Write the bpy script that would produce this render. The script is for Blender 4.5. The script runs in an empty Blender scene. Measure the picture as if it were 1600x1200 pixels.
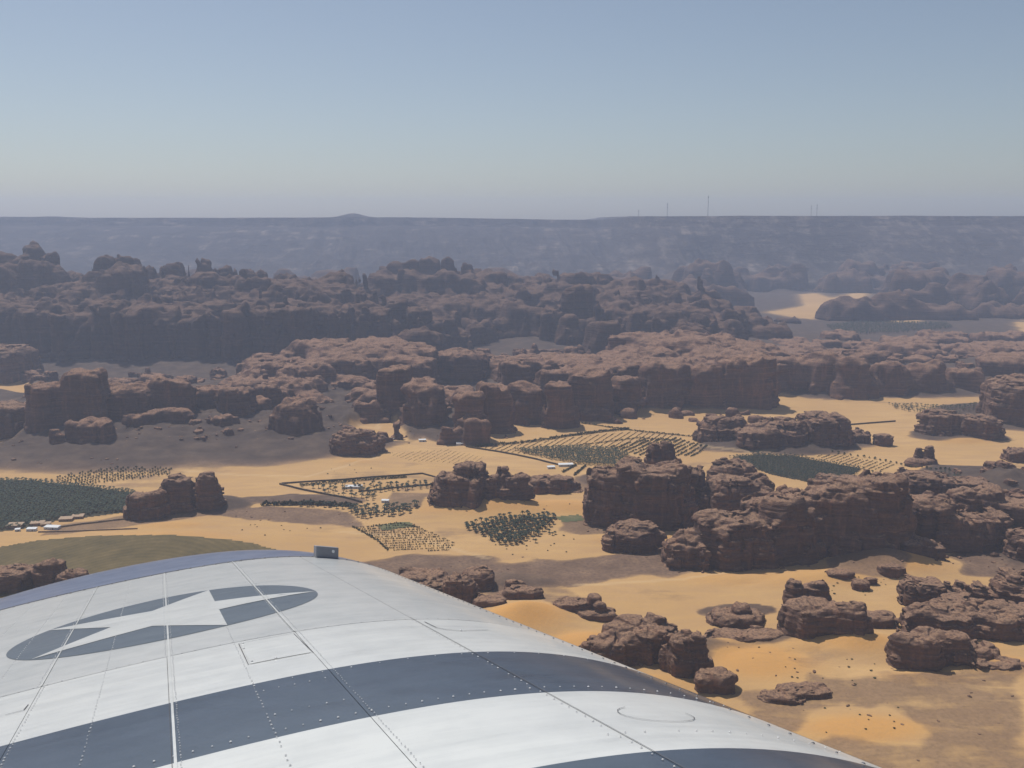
import bpy, math, random
import numpy as np

# ------------------------------------------------------------------ camera, sky, sun, exposure
sc = bpy.context.scene
F = 1500.0                       # focal length in pixels of a 1600 px wide frame
CAMZ = 400.0
PITCH = math.atan(255.0 / F)
cam_d = bpy.data.cameras.new("camera")
cam_d.sensor_width = 36.0
cam_d.lens = 36.0 * F / 1600.0
cam_d.clip_start = 0.3
cam_d.clip_end = 60000.0
cam = bpy.data.objects.new("camera", cam_d)
cam.location = (0, 0, CAMZ)
cam.rotation_euler = (math.pi / 2 - PITCH, 0, 0)
sc.collection.objects.link(cam)
sc.camera = cam

SUN_AZ = math.radians(-36)       # from +Y, negative = to the left
SUN_EL = math.radians(61)
world = bpy.data.worlds.new("World")
sc.world = world
world.use_nodes = True
wn = world.node_tree.nodes
wl = world.node_tree.links
bg = wn["Background"]
sky = wn.new("ShaderNodeTexSky")
sky.sky_type = 'NISHITA'
sky.sun_disc = False
sky.sun_elevation = SUN_EL
sky.sun_rotation = SUN_AZ  # same heading as the lamp
sky.altitude = 900.0
sky.air_density = 1.0
sky.dust_density = 1.9
sky.ozone_density = 0.7
bg.inputs["Strength"].default_value = 0.067
hsv = wn.new("ShaderNodeHueSaturation")
hsv.inputs["Saturation"].default_value = 0.86
wl.new(sky.outputs[0], hsv.inputs["Color"])
wl.new(hsv.outputs[0], bg.inputs["Color"])

sun_d = bpy.data.lights.new("sun", 'SUN')
sun_d.energy = 3.5
sun_d.angle = math.radians(0.6)
sun_d.color = (1.0, 0.95, 0.87)
sun = bpy.data.objects.new("sun", sun_d)
sun.location = (-300, 300, 900)
from mathutils import Vector, Matrix
sdir = Vector((math.sin(SUN_AZ) * math.cos(SUN_EL), math.cos(SUN_AZ) * math.cos(SUN_EL), math.sin(SUN_EL)))
sun.rotation_euler = sdir.to_track_quat('Z', 'Y').to_euler()
sc.collection.objects.link(sun)

sc.view_settings.view_transform = 'Standard'
sc.view_settings.look = 'None'
sc.view_settings.exposure = 0.25
sc.view_settings.gamma = 1.0
sc.cycles.use_denoising = True
sc.cycles.max_bounces = 8
sc.cycles.volume_bounces = 1
sc.cycles.volume_step_rate = 4.0

HAZE_DENSITY = 0.90e-4
HAZE_COLOR = (0.60, 0.725, 1.0)

# ------------------------------------------------------------------ helpers
COL = sc.collection
rng = np.random.default_rng(7)
CS, SN = math.cos(PITCH), math.sin(PITCH)


def ray(px, py):
    a = (px - 800.0) / F
    b = (600.0 - py) / F
    return np.array([a, CS + b * SN, -SN + b * CS])


def flat(px, py, z=0.0):
    r = ray(px, py)
    t = (z - CAMZ) / r[2]
    return r[0] * t, r[1] * t


def at_dist(px, py, D):
    """point on the ray at ground distance D (world y = D)"""
    r = ray(px, py)
    t = D / r[1]
    return r[0] * t, D, CAMZ + r[2] * t


TAB = rng.random((64, 64, 64)).astype(np.float32)


def vnoise(x, y, z):
    xi = np.floor(x); yi = np.floor(y); zi = np.floor(z)
    fx = (x - xi).astype(np.float32); fy = (y - yi).astype(np.float32); fz = (z - zi).astype(np.float32)
    fx = fx * fx * (3 - 2 * fx); fy = fy * fy * (3 - 2 * fy); fz = fz * fz * (3 - 2 * fz)
    x0 = xi.astype(np.int32) & 63; y0 = yi.astype(np.int32) & 63; z0 = zi.astype(np.int32) & 63
    x1 = (x0 + 1) & 63; y1 = (y0 + 1) & 63; z1 = (z0 + 1) & 63
    a = TAB[x0, y0, z0] * (1 - fx) + TAB[x1, y0, z0] * fx
    b = TAB[x0, y1, z0] * (1 - fx) + TAB[x1, y1, z0] * fx
    c = TAB[x0, y0, z1] * (1 - fx) + TAB[x1, y0, z1] * fx
    d = TAB[x0, y1, z1] * (1 - fx) + TAB[x1, y1, z1] * fx
    return (a * (1 - fy) + b * fy) * (1 - fz) + (c * (1 - fy) + d * fy) * fz


def vnoise2(x, y, k=0):
    xi = np.floor(x); yi = np.floor(y)
    fx = x - xi; fy = y - yi
    fx = fx * fx * (3 - 2 * fx); fy = fy * fy * (3 - 2 * fy)
    x0 = xi.astype(np.int32) & 63; y0 = yi.astype(np.int32) & 63
    x1 = (x0 + 1) & 63; y1 = (y0 + 1) & 63
    T = TAB[k & 63]
    return (T[x0, y0] * (1 - fx) + T[x1, y0] * fx) * (1 - fy) + (T[x0, y1] * (1 - fx) + T[x1, y1] * fx) * fy


def fbm2(x, y, k=0, octv=4):
    s = 0.0; a = 1.0; n = 0.0
    for o in range(octv):
        s = s + a * vnoise2(x * 2 ** o + 17.3 * o, y * 2 ** o + 5.1 * o, k + o); n += a; a *= 0.5
    return s / n


def sstep(a, b, x):
    t = np.clip((x - a) / (b - a), 0, 1)
    return t * t * (3 - 2 * t)


def tag(o, label=None, cat=None, group=None, kind=None):
    if label: o["label"] = label
    if cat: o["category"] = cat
    if group: o["group"] = group
    if kind: o["kind"] = kind
    return o


def link(o, parent=None):
    COL.objects.link(o)
    if parent is not None:
        o.parent = parent
    return o


def mesh_obj(name, verts, faces, mats, parent=None, smooth=False, matidx=None):
    me = bpy.data.meshes.new(name)
    verts = np.asarray(verts, dtype=np.float32)
    if isinstance(faces, np.ndarray):
        k = faces.shape[1]; n = len(faces)
        me.vertices.add(len(verts)); me.vertices.foreach_set("co", verts.ravel())
        me.loops.add(n * k); me.loops.foreach_set("vertex_index", faces.astype(np.int32).ravel())
        me.polygons.add(n); me.polygons.foreach_set("loop_start", np.arange(0, n * k, k, dtype=np.int32))
        me.update(calc_edges=True)
    else:
        me.from_pydata([tuple(v) for v in verts], [], [tuple(f) for f in faces])
        me.update()
    if not isinstance(mats, (list, tuple)):
        mats = [mats]
    for m in mats:
        me.materials.append(m)
    if matidx is not None:
        me.polygons.foreach_set("material_index", np.asarray(matidx, dtype=np.int32))
    if smooth:
        me.polygons.foreach_set("use_smooth", np.ones(len(me.polygons), dtype=bool))
    me.validate()
    o = bpy.data.objects.new(name, me)
    return link(o, parent)


def empty(name, loc=(0, 0, 0), rz=0.0):
    o = bpy.data.objects.new(name, None)
    o.location = loc
    o.rotation_euler = (0, 0, rz)
    o.empty_display_size = 1.0
    return link(o)


class MB:
    """collects vertices and faces"""
    def __init__(s):
        s.v = []; s.f = []; s.m = []

    def add(s, verts, faces, m=0):
        b = len(s.v)
        s.v += [tuple(q) for q in verts]
        s.f += [tuple(i + b for i in f) for f in faces]
        s.m += [m] * len(faces)

    def box(s, cx, cy, cz, sx, sy, sz, rz=0.0, m=0):
        c, n = math.cos(rz), math.sin(rz)
        vs = []
        for dz in (-.5, .5):
            for dx, dy in ((-.5, -.5), (.5, -.5), (.5, .5), (-.5, .5)):
                x, y = dx * sx, dy * sy
                vs.append((cx + x * c - y * n, cy + x * n + y * c, cz + dz * sz))
        s.add(vs, [(3, 2, 1, 0), (4, 5, 6, 7), (0, 1, 5, 4), (1, 2, 6, 5), (2, 3, 7, 6), (3, 0, 4, 7)], m)

    def tube(s, pts, rad, n=6, m=0):
        rings = []
        for i, (p, r) in enumerate(zip(pts, rad)):
            p = Vector(p)
            d = (Vector(pts[min(i + 1, len(pts) - 1)]) - Vector(pts[max(i - 1, 0)])).normalized()
            a = d.orthogonal().normalized(); b = d.cross(a)
            rings.append([p + (a * math.cos(t) + b * math.sin(t)) * r for t in [2 * math.pi * k / n for k in range(n)]])
        vs = [q for rg in rings for q in rg]
        fs = []
        for i in range(len(rings) - 1):
            for k in range(n):
                fs.append((i * n + k, i * n + (k + 1) % n, (i + 1) * n + (k + 1) % n, (i + 1) * n + k))
        fs.append(tuple(range(n))[::-1]); fs.append(tuple(range((len(rings) - 1) * n, len(rings) * n)))
        s.add(vs, fs, m)

    def build(s, name, mats, parent=None, smooth=False):
        return mesh_obj(name, np.array(s.v), s.f, mats, parent, smooth, s.m)


# ------------------------------------------------------------------ materials
class NT:
    def __init__(s, name):
        s.mat = bpy.data.materials.new(name)
        s.mat.use_nodes = True
        s.nt = s.mat.node_tree
        s.bsdf = s.nt.nodes["Principled BSDF"]

    def n(s, kind, **kw):
        nd = s.nt.nodes.new(kind)
        for k, v in kw.items():
            setattr(nd, k, v)
        return nd

    def l(s, a, b):
        s.nt.links.new(a, b)

    def val(s, x, sock):
        if hasattr(x, "is_linked") or isinstance(x, bpy.types.NodeSocket):
            s.l(x, sock)
        else:
            sock.default_value = x

    def math(s, op, a, b=0.0, clamp=False):
        nd = s.n("ShaderNodeMath", operation=op, use_clamp=clamp)
        s.val(a, nd.inputs[0]); s.val(b, nd.inputs[1])
        return nd.outputs[0]

    def pos(s, scale=(1, 1, 1)):
        g = s.n("ShaderNodeNewGeometry")
        mp = s.n("ShaderNodeMapping")
        mp.inputs["Scale"].default_value = scale
        s.l(g.outputs["Position"], mp.inputs["Vector"])
        return mp.outputs[0]

    def noise(s, vec, scale, detail=4.0, rough=0.55, dist=0.0):
        nd = s.n("ShaderNodeTexNoise")
        nd.inputs["Scale"].default_value = scale
        nd.inputs["Detail"].default_value = detail
        nd.inputs["Roughness"].default_value = rough
        nd.inputs["Distortion"].default_value = dist
        s.l(vec, nd.inputs["Vector"])
        return nd.outputs["Fac"]

    def ramp(s, fac, stops):
        nd = s.n("ShaderNodeValToRGB")
        cr = nd.color_ramp
        while len(cr.elements) < len(stops):
            cr.elements.new(0.5)
        for e, (p, c) in zip(cr.elements, stops):
            e.position = p
            e.color = (c[0], c[1], c[2], 1) if not isinstance(c, (int, float)) else (c, c, c, 1)
        s.l(fac, nd.inputs[0])
        return nd.outputs[0]

    def mix(s, fac, a, b, mode='MIX'):
        nd = s.n("ShaderNodeMix", data_type='RGBA', blend_type=mode)
        s.val(fac, nd.inputs[0])
        for x, i in ((a, 6), (b, 7)):
            if isinstance(x, tuple):
                nd.inputs[i].default_value = (x[0], x[1], x[2], 1)
            else:
                s.l(x, nd.inputs[i])
        return nd.outputs[2]

    def attr(s, name):
        nd = s.n("ShaderNodeAttribute", attribute_name=name)
        return nd.outputs["Fac"]

    def bump(s, h, strength, dist, prev=None):
        nd = s.n("ShaderNodeBump")
        nd.inputs["Strength"].default_value = strength
        nd.inputs["Distance"].default_value = dist
        s.l(h, nd.inputs["Height"])
        if prev is not None:
            s.l(prev, nd.inputs["Normal"])
        return nd.outputs[0]

    def done(s, color, rough=0.9, normal=None, spec=0.2):
        if isinstance(color, tuple):
            s.bsdf.inputs["Base Color"].default_value = (color[0], color[1], color[2], 1)
        else:
            s.l(color, s.bsdf.inputs["Base Color"])
        s.val(rough, s.bsdf.inputs["Roughness"])
        s.bsdf.inputs["Specular IOR Level"].default_value = spec
        if normal is not None:
            s.l(normal, s.bsdf.inputs["Normal"])
        return s.mat


def mat_ground():
    t = NT("sand_and_gravel")
    p = t.pos()
    big = t.noise(p, 0.004, 5, 0.55)
    mid = t.noise(p, 0.03, 5, 0.6)
    fine = t.noise(p, 0.25, 4, 0.65)
    streak = t.noise(t.pos((0.012, 0.05, 0.02)), 1.0, 5, 0.6, 0.6)
    sand = t.ramp(big, [(0.3, (0.43, 0.262, 0.112)), (0.52, (0.485, 0.305, 0.134)), (0.72, (0.53, 0.345, 0.165))])
    sand = t.mix(t.ramp(streak, [(0.40, 0.0), (0.66, 0.75)]), sand, (0.41, 0.255, 0.128))
    sand = t.mix(t.math('MULTIPLY', t.attr("orange"), 0.85), sand, (0.52, 0.268, 0.082))
    sand = t.mix(t.ramp(fine, [(0.35, 0.0), (0.7, 0.22)]), sand, (0.38, 0.245, 0.12))
    gcol = t.ramp(mid, [(0.3, (0.130, 0.084, 0.060)), (0.5, (0.180, 0.117, 0.081)), (0.72, (0.245, 0.160, 0.105))])
    dcol = t.ramp(mid, [(0.3, (0.050, 0.038, 0.034)), (0.5, (0.078, 0.058, 0.048)), (0.72, (0.125, 0.090, 0.068))])
    gcol = t.mix(t.attr('scree'), gcol, dcol)
    gcol = t.mix(t.ramp(fine, [(0.42, 0.0), (0.66, 0.6)]), gcol, (0.080, 0.056, 0.045))
    g = t.attr("gravel")
    edge = t.math('ADD', t.math('MULTIPLY', t.math('SUBTRACT', mid, 0.5), 0.9), t.math('MULTIPLY', t.math('SUBTRACT', streak, 0.5), 0.7))
    gm = t.math('ADD', g, t.math('MULTIPLY', edge, t.math('ADD', t.math('MULTIPLY', t.math('MULTIPLY', g, t.math('SUBTRACT', 1.0, g)), 3.4), 0.12)))
    gm = t.ramp(gm, [(0.3, 0.0), (0.62, 1.0)])
    col = t.mix(t.math('MULTIPLY', gm, t.math('ADD', t.math('MULTIPLY', g, 0.75), 0.25, True)), sand, gcol)
    # vehicle tracks and paths worn into the sand
    tr = t.attr("track")
    col = t.mix(t.math('MULTIPLY', tr, 0.45), col, (0.55, 0.39, 0.22))
    h = t.math('ADD', t.math('MULTIPLY', fine, 0.6), mid)
    nb = t.bump(h, 0.55, 1.6)
    return t.done(col, 0.95, nb, 0.1)


def mat_rock(name, tint=(1, 1, 1), scale=1.0):
    t = NT(name)
    p = t.pos()
    strat = t.noise(t.pos((0.012 * scale, 0.012 * scale, 0.30 * scale)), 1.0, 6, 0.62, 0.25)
    blot = t.noise(p, 0.035 * scale, 5, 0.6)
    fine = t.noise(p, 0.4 * scale, 5, 0.65)
    vert = t.noise(t.pos((0.12 * scale, 0.12 * scale, 0.015 * scale)), 1.0, 4, 0.6)
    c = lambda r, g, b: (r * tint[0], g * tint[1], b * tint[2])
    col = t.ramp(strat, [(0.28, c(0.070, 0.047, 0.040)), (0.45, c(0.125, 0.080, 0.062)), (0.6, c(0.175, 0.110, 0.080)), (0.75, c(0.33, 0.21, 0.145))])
    col = t.mix(t.ramp(blot, [(0.35, 0.0), (0.7, 0.65)]), col, c(0.066, 0.048, 0.044))
    col = t.mix(t.ramp(vert, [(0.52, 0.0), (0.70, 0.55)]), col, c(0.26, 0.145, 0.090))
    col = t.mix(t.ramp(fine, [(0.35, 0.35), (0.6, 0.0)]), col, c(0.042, 0.032, 0.032))
    # ledge sand on upward faces, lightened to paint in the brightness of sunlit tops
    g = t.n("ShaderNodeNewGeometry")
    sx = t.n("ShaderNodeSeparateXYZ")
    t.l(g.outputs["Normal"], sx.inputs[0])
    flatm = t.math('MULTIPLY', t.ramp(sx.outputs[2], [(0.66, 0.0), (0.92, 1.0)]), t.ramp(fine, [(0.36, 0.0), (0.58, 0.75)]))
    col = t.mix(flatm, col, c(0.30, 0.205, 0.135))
    h = t.math('ADD', t.math('MULTIPLY', strat, 1.3), t.math('ADD', t.math('MULTIPLY', fine, 0.5), t.math('MULTIPLY', vert, 0.8)))
    nb = t.bump(h, 0.9, 2.2 / scale)
    return t.done(col, 0.92, nb, 0.15)


def mat_simple(name, c1, c2, scale, rough=0.9, bump=0.3, bd=0.3, spec=0.2):
    t = NT(name)
    f = t.noise(t.pos(), scale, 4, 0.6)
    col = t.ramp(f, [(0.3, c1), (0.7, c2)])
    return t.done(col, rough, t.bump(f, bump, bd), spec)


def mat_leaf(name, c1, c2):
    t = NT(name)
    f = t.noise(t.pos(), 0.35, 3, 0.6)
    oi = t.n("ShaderNodeObjectInfo")
    f2 = t.math('ADD', t.math('MULTIPLY', f, 0.7), t.math('MULTIPLY', oi.outputs["Random"], 0.3))
    return t.done(t.ramp(f2, [(0.3, c1), (0.75, c2)]), 0.75, None, 0.25)


M_GROUND = mat_ground()
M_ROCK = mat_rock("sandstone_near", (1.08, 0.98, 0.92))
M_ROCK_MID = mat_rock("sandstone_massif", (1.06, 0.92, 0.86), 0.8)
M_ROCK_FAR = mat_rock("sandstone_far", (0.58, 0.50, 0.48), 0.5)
M_PALM = mat_leaf("palm_fronds", (0.010, 0.021, 0.011), (0.026, 0.043, 0.021))
M_BUSH = mat_leaf("orchard_leaves", (0.040, 0.055, 0.026), (0.082, 0.098, 0.048))
M_DRY = mat_leaf("dry_shrub", (0.10, 0.085, 0.045), (0.17, 0.14, 0.075))
M_BARK = mat_simple("palm_bark", (0.09, 0.065, 0.045), (0.16, 0.12, 0.085), 2.0)
def mat_crop():
    t = NT("stubble_crop")
    p = t.pos()
    w = t.n("ShaderNodeTexWave", wave_type='RINGS', rings_direction='Z')
    mp = t.n("ShaderNodeMapping"); cx_, cy_ = flat(190, 905)
    mp.inputs["Location"].default_value = (-cx_, -cy_, 0)
    t.l(p, mp.inputs["Vector"]); t.l(mp.outputs[0], w.inputs["Vector"])
    w.inputs["Scale"].default_value = 0.035; w.inputs["Distortion"].default_value = 2.5; w.inputs["Detail"].default_value = 3; w.inputs["Detail Scale"].default_value = .4
    n1 = t.noise(p, 0.03, 5, 0.65); n2 = t.noise(p, 0.3, 3, 0.6)
    f = t.math('ADD', t.math('MULTIPLY', w.outputs["Fac"], 0.08), t.math('ADD', t.math('MULTIPLY', n1, 0.62), t.math('MULTIPLY', n2, 0.2)))
    col = t.ramp(f, [(0.3, (0.085, 0.070, 0.036)), (0.52, (0.135, 0.105, 0.052)), (0.7, (0.23, 0.165, 0.088))])
    return t.done(col, 0.95, t.bump(f, .5, 1.0), .1)


M_CROP = mat_crop()
M_GREENCROP = mat_simple("green_crop", (0.075, 0.095, 0.045), (0.16, 0.145, 0.075), 0.08, 0.95, 0.5, 1.0)
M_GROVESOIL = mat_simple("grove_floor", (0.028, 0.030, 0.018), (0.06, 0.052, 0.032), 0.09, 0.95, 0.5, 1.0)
M_MUDWALL = mat_simple("mud_brick", (0.22, 0.15, 0.10), (0.34, 0.245, 0.17), 0.8)
M_DARKWALL = mat_simple("dark_field_wall", (0.06, 0.05, 0.04), (0.12, 0.098, 0.072), 0.9)
M_WHITEROOF = mat_simple("painted_sheet_roof", (0.52, 0.53, 0.54), (0.70, 0.71, 0.72), 0.7, 0.55)
M_TANROOF = mat_simple("mud_roof", (0.30, 0.215, 0.15), (0.42, 0.31, 0.22), 0.6)
M_DOOR = mat_simple("dark_doorway", (0.03, 0.03, 0.03), (0.05, 0.045, 0.04), 1.0)
M_STEEL = mat_simple("galvanised_steel", (0.10, 0.10, 0.11), (0.18, 0.18, 0.19), 0.4, 0.6)

# ------------------------------------------------------------------ the ground as a height function
# talus aprons: (x, y, rx, ry, rot, height, power) in metres; gravel lies on them
APRON = []
DUNE = []


def apron(px, D, rx, ry, h, rot=0.0, pw=1.5, g=1.0):
    x = at_dist(px, 600, D)[0]
    APRON.append((x, D, rx, ry, rot, h, pw, g))


def dune(px, py, rx, ry, h, rot=0.0, orange=0.7):
    x, y = flat(px, py)
    DUNE.append((x, y, rx, ry, rot, h, orange))


# under the left massif and its long talus tongue
apron(250, 1960, 580, 500, 62, 0.0, 1.25)
apron(420, 1850, 330, 330, 34, 0.0, 1.2)
apron(90, 1800, 330, 300, 30, 0.0, 1.2)
apron(-60, 2250, 460, 380, 48)
apron(450, 2150, 420, 420, 66, 0.1, 1.3)
apron(640, 2000, 250, 260, 46, 0.0, 1.3)
apron(720, 1800, 90, 110, 14)
apron(300, 2900, 1100, 620, 55, 0, 1.1)
apron(900, 2450, 520, 440, 48, 0.0, 1.2)
apron(1110, 2250, 260, 270, 44, 0.0, 1.3)
apron(900, 3300, 1000, 700, 70, 0, 1.1)
apron(1330, 2500, 420, 300, 46, 0.0, 1.3)
apron(1560, 2500, 360, 300, 50, 0.0, 1.3)
apron(1600, 1950, 180, 170, 40)
apron(1225, 1690, 170, 75, 24, 0.05, 1.1)
apron(1500, 1770, 110, 70, 16, 0.0, 1.2)
apron(320, 1320, 66, 50, 13, 0.0, 1.1)
apron(470, 1345, 100, 26, 5, -0.05, 0.9)
apron(1590, 1400, 150, 150, 38, 0.0, 1.2)
apron(1640, 1170, 130, 110, 20, 0.0, 1.1)
apron(1470, 1255, 110, 90, 18, 0.0, 1.1)
apron(1120, 855, 42, 30, 8, 0.2, 1.1)
apron(1250, 870, 60, 26, 3.5, 0.0, 1.0)
apron(1165, 950, 50, 20, 3, 0.0, 1.0)
apron(1350, 1085, 60, 26, 5, 0.1, 1.0)
apron(790, 1040, 60, 26, 4, -0.2, 1.0)
apron(960, 1455, 60, 60, 8)
apron(655, 1330, 45, 30, 4)
# sand banked up in front of rocks
dune(770, 797, 125, 62, 15, -0.1)
dune(870, 797, 130, 55, 8, 0.0, .6)
dune(1392, 884, 80, 48, 15, -0.1, .85)
dune(1290, 905, 120, 40, 6, 0.2, .5)
dune(1340, 1010, 58, 34, 9, 0.0, .85)
dune(820, 975, 66, 50, 15, 0.5, 1.0)
dune(930, 1010, 70, 40, 6, 0.0, .9)
dune(1190, 1035, 70, 50, 4, 0.0, .9)
dune(1560, 1040, 60, 30, 4, 0.0, .8)
dune(270, 845, 130, 45, 6, -0.1, .4)
dune(1350, 1140, 70, 30, 2, 0.0, .9)

for q in ((1160, 905, 110, 30, 4), (1000, 842, 80, 24, 4), (985, 873, 40, 18, 3), (700, 802, 60, 25, 4), (1275, 1014, 60, 20, 3.5), (1440, 1064, 60, 20, 3.5),
          (1010, 1068, 70, 25, 4), (1480, 1012, 80, 24, 3.5), (270, 823, 60, 22, 3), (555, 722, 40, 18, 2.5), (660, 957, 70, 25, 3.5), (1150, 1008, 50, 18, 2.5), (1510, 692, 80, 25, 3), (1440, 735, 40, 14, 2)):
    dune(*q, 0.0, .45)
# scree banked against the foot of the cliffs
apron(1010, 2075, 330, 130, 30, 0.0, 1.1)
apron(1170, 2090, 150, 130, 34, 0.0, 1.1)
apron(800, 1985, 190, 130, 24, 0.0, 1.1)
apron(680, 1900, 150, 150, 28, 0.0, 1.1)
apron(520, 1900, 260, 230, 40, 0.0, 1.1)
apron(860, 2010, 260, 130, 28, 0.0, 1.1)
apron(1290, 2240, 150, 110, 26, 0.0, 1.1)
apron(1420, 2240, 200, 110, 26, 0.0, 1.1)
HILL_TOP = 430.0


def rim_y(x):
    # distance of the plateau rim; nearer to the right
    r = 6900 - 650 * sstep(600, 900, x) + 260 * (fbm2(x / 900 + 3, x * 0 + 2.2, 5, 3) - 0.5) + 160 * (fbm2(x / 230, x * 0 + 8.2, 9, 3) - 0.5)
    return r


def plateau_z(x, y):
    ry = rim_y(x)
    foot = 4700 + 500 * (fbm2(x / 700, y * 0 + 1.7, 11, 3) - 0.5) + 700 * sstep(950, 1250, x) * (1 - sstep(2000, 2400, x))
    t = np.clip((y - foot) / (ry - foot), 0, 1.4)
    gul = np.abs(fbm2(x / 170 + y / 900, y / 800, 21, 4) - 0.5) * 2
    gul2 = np.abs(fbm2(x / 420, y / 420, 31, 4) - 0.5) * 2
    tt = np.clip(t, 0, 1)
    slope = 0.60 * tt ** 1.25 + 0.28 * sstep(0.62, 0.97, tt) + 0.12 * sstep(0.985, 1.0, tt)
    z = slope * HILL_TOP
    mid = np.sin(np.pi * np.clip(tt, 0, 1)) ** 0.8
    z = z - (0.62 * gul + 0.50 * gul2 - 0.22) * 230 * mid * (1 - 0.35 * tt)
    top = np.where(t >= 1.0, (fbm2(x / 500, y / 500, 41, 3) - 0.5) * 7, 0)
    # the low dome and the stepped hills on the skyline
    bumps = 0
    for (px, w, h) in ((552, 130, 30), (95, 120, 14), (40, 70, 16), (8, 60, 10), (1578, 70, 13)):
        bx = at_dist(px, 340, 7150)[0]
        bumps = bumps + h * np.exp(-((x - bx) / w) ** 2 * 2.0 - ((y - 7150) / 220) ** 2)
    drop = -8 - 16 * sstep(-800, 550, x) * (1 - sstep(600, 800, x))
    return np.maximum(z, 0) + np.where(t > 0.97, top + bumps, 0) + np.where(t > 0.9, drop * sstep(0.9, 1.0, tt) * (x < 800), 0)


def gz_parts(x, y):
    """height, gravel 0..1, orange 0..1"""
    x = np.asarray(x, dtype=np.float64); y = np.asarray(y, dtype=np.float64)
    near = 1 - sstep(2300, 3000, y)
    z = (fbm2(x / 170, y / 170, 50, 3) - 0.5) * 5.0 * (0.4 + 0.6 * near) + (fbm2(x / 38, y / 38, 54, 2) - 0.5) * 1.3
    wx = x + (fbm2(x / 70, y / 70, 61, 3) - 0.5) * 46
    wy = y + (fbm2(x / 70, y / 70, 71, 3) - 0.5) * 46
    grav = np.zeros_like(z); scr = np.zeros_like(z)
    ap = np.zeros_like(z)
    for (cx, cy, rx, ry, rot, h, pw, g) in APRON:
        c, s = math.cos(rot), math.sin(rot)
        k = 0.35 + 0.65 * min(1.0, rx / 150.0)
        dx = x + (wx - x) * k - cx; dy = y + (wy - y) * k - cy
        r = np.sqrt(((dx * c + dy * s) / rx) ** 2 + ((-dx * s + dy * c) / ry) ** 2)
        q = np.clip(1 - r, 0, 1)
        ap = np.maximum(ap, h * (1 - (1 - q) ** pw) if pw < 1 else h * q ** pw)
        grav = np.maximum(grav, g * sstep(0.0, 0.12, q))
        scr = np.maximum(scr, sstep(0.02, 0.2, q) * (1.0 if h > 10 else 0.5))
    rill = np.abs(fbm2(x / 26, y / 26, 81, 3) - 0.5) * 2
    ap = ap + (np.abs(fbm2(x / 55 + 3, y / 55, 85, 4) - 0.5) * -22 + 4) * sstep(4, 24, ap) * near
    ap = ap * (1 - 0.34 * rill * sstep(0, 20, ap) * sstep(0, 1, near + .3))
    z = z + ap
    dn = np.zeros_like(z); og = np.zeros_like(z)
    for (cx, cy, rx, ry, rot, h, o) in DUNE:
        c, s = math.cos(rot), math.sin(rot)
        dx = x - cx + (wx - x) * 0.3; dy = y - cy + (wy - y) * 0.3
        e = ((dx * c + dy * s) / rx) ** 2 + ((-dx * s + dy * c) / ry) ** 2
        b = np.exp(-1.75 * e ** 0.8)
        dn = np.maximum(dn, 1.45 * h * b); og = np.maximum(og, o * sstep(0.12, 0.7, b))
    z = z + dn
    grav = grav * (1 - sstep(1.0, 4.0, dn)); scr = np.maximum(scr, sstep(2500, 2900, y))
    pat = sstep(.56, .74, fbm2(x / 190 + 4, y / 110, 27, 4)) * .44
    grav = np.maximum(grav, pat * near * (1 - sstep(.3, 2.0, dn)))
    pz = plateau_z(x, y)
    z = z + np.where(y > 4000, pz, 0)
    grav = np.maximum(grav, sstep(2500, 2900, y))
    return z, grav, og, scr


def gz(x, y):
    return gz_parts(np.atleast_1d(np.asarray(x, float)), np.atleast_1d(np.asarray(y, float)))[0]


def gz1(x, y):
    return float(gz([x], [y])[0])


def hit(pxs, pys):
    """first intersection of the pixel rays with the ground"""
    pxs = np.atleast_1d(np.asarray(pxs, float)); pys = np.atleast_1d(np.asarray(pys, float))
    a = (pxs - 800) / F; b = (600 - pys) / F
    ry = CS + b * SN; rz = -SN + b * CS
    t0 = -CAMZ / np.minimum(rz, -0.02)
    lo = t0 * 0.72; out = t0 * 1.02; done = np.zeros(len(a), bool)
    for k in range(61):
        t = lo + (t0 * 1.03 - lo) * k / 60
        below = CAMZ + rz * t < gz(a * t, ry * t)
        new = below & ~done
        out[new] = t[new]; done |= below
    return a * out, ry * out


def poly_world(pts):
    x, y = hit([p[0] for p in pts], [p[1] for p in pts])
    return np.stack([x, y], 1)


def inside(poly, x, y):
    r = np.zeros(np.shape(x), bool)
    j = len(poly) - 1
    for i in range(len(poly)):
        xi, yi = poly[i]; xj, yj = poly[j]
        c = (yi > y) != (yj > y)
        r ^= c & (x < (xj - xi) * (y - yi) / ((yj - yi) if abs(yj - yi) > 1e-9 else 1e-9) + xi)
        j = i
    return r


def seg_dist(poly, x, y, closed=True):
    d = np.full(np.shape(x), 1e9)
    n = len(poly)
    for i in range(n if closed else n - 1):
        ax, ay = poly[i]; bx, by = poly[(i + 1) % n]
        vx, vy = bx - ax, by - ay
        t = np.clip(((x - ax) * vx + (y - ay) * vy) / (vx * vx + vy * vy + 1e-9), 0, 1)
        d = np.minimum(d, np.hypot(x - ax - t * vx, y - ay - t * vy))
    return d


def axis(dense_lo, dense_hi, step0, step1, lo, hi, grow):
    a = [dense_lo]
    while a[-1] < dense_hi:
        f = (a[-1] - dense_lo) / (dense_hi - dense_lo)
        a.append(a[-1] + step0 + (step1 - step0) * f)
    s = step1
    while a[-1] < hi:
        s = min(s * grow, 420); a.append(a[-1] + s)
    b = [dense_lo]; s = step0
    while b[-1] > lo:
        s *= grow; b.append(b[-1] - s)
    return np.array(b[:0:-1] + a)


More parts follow.
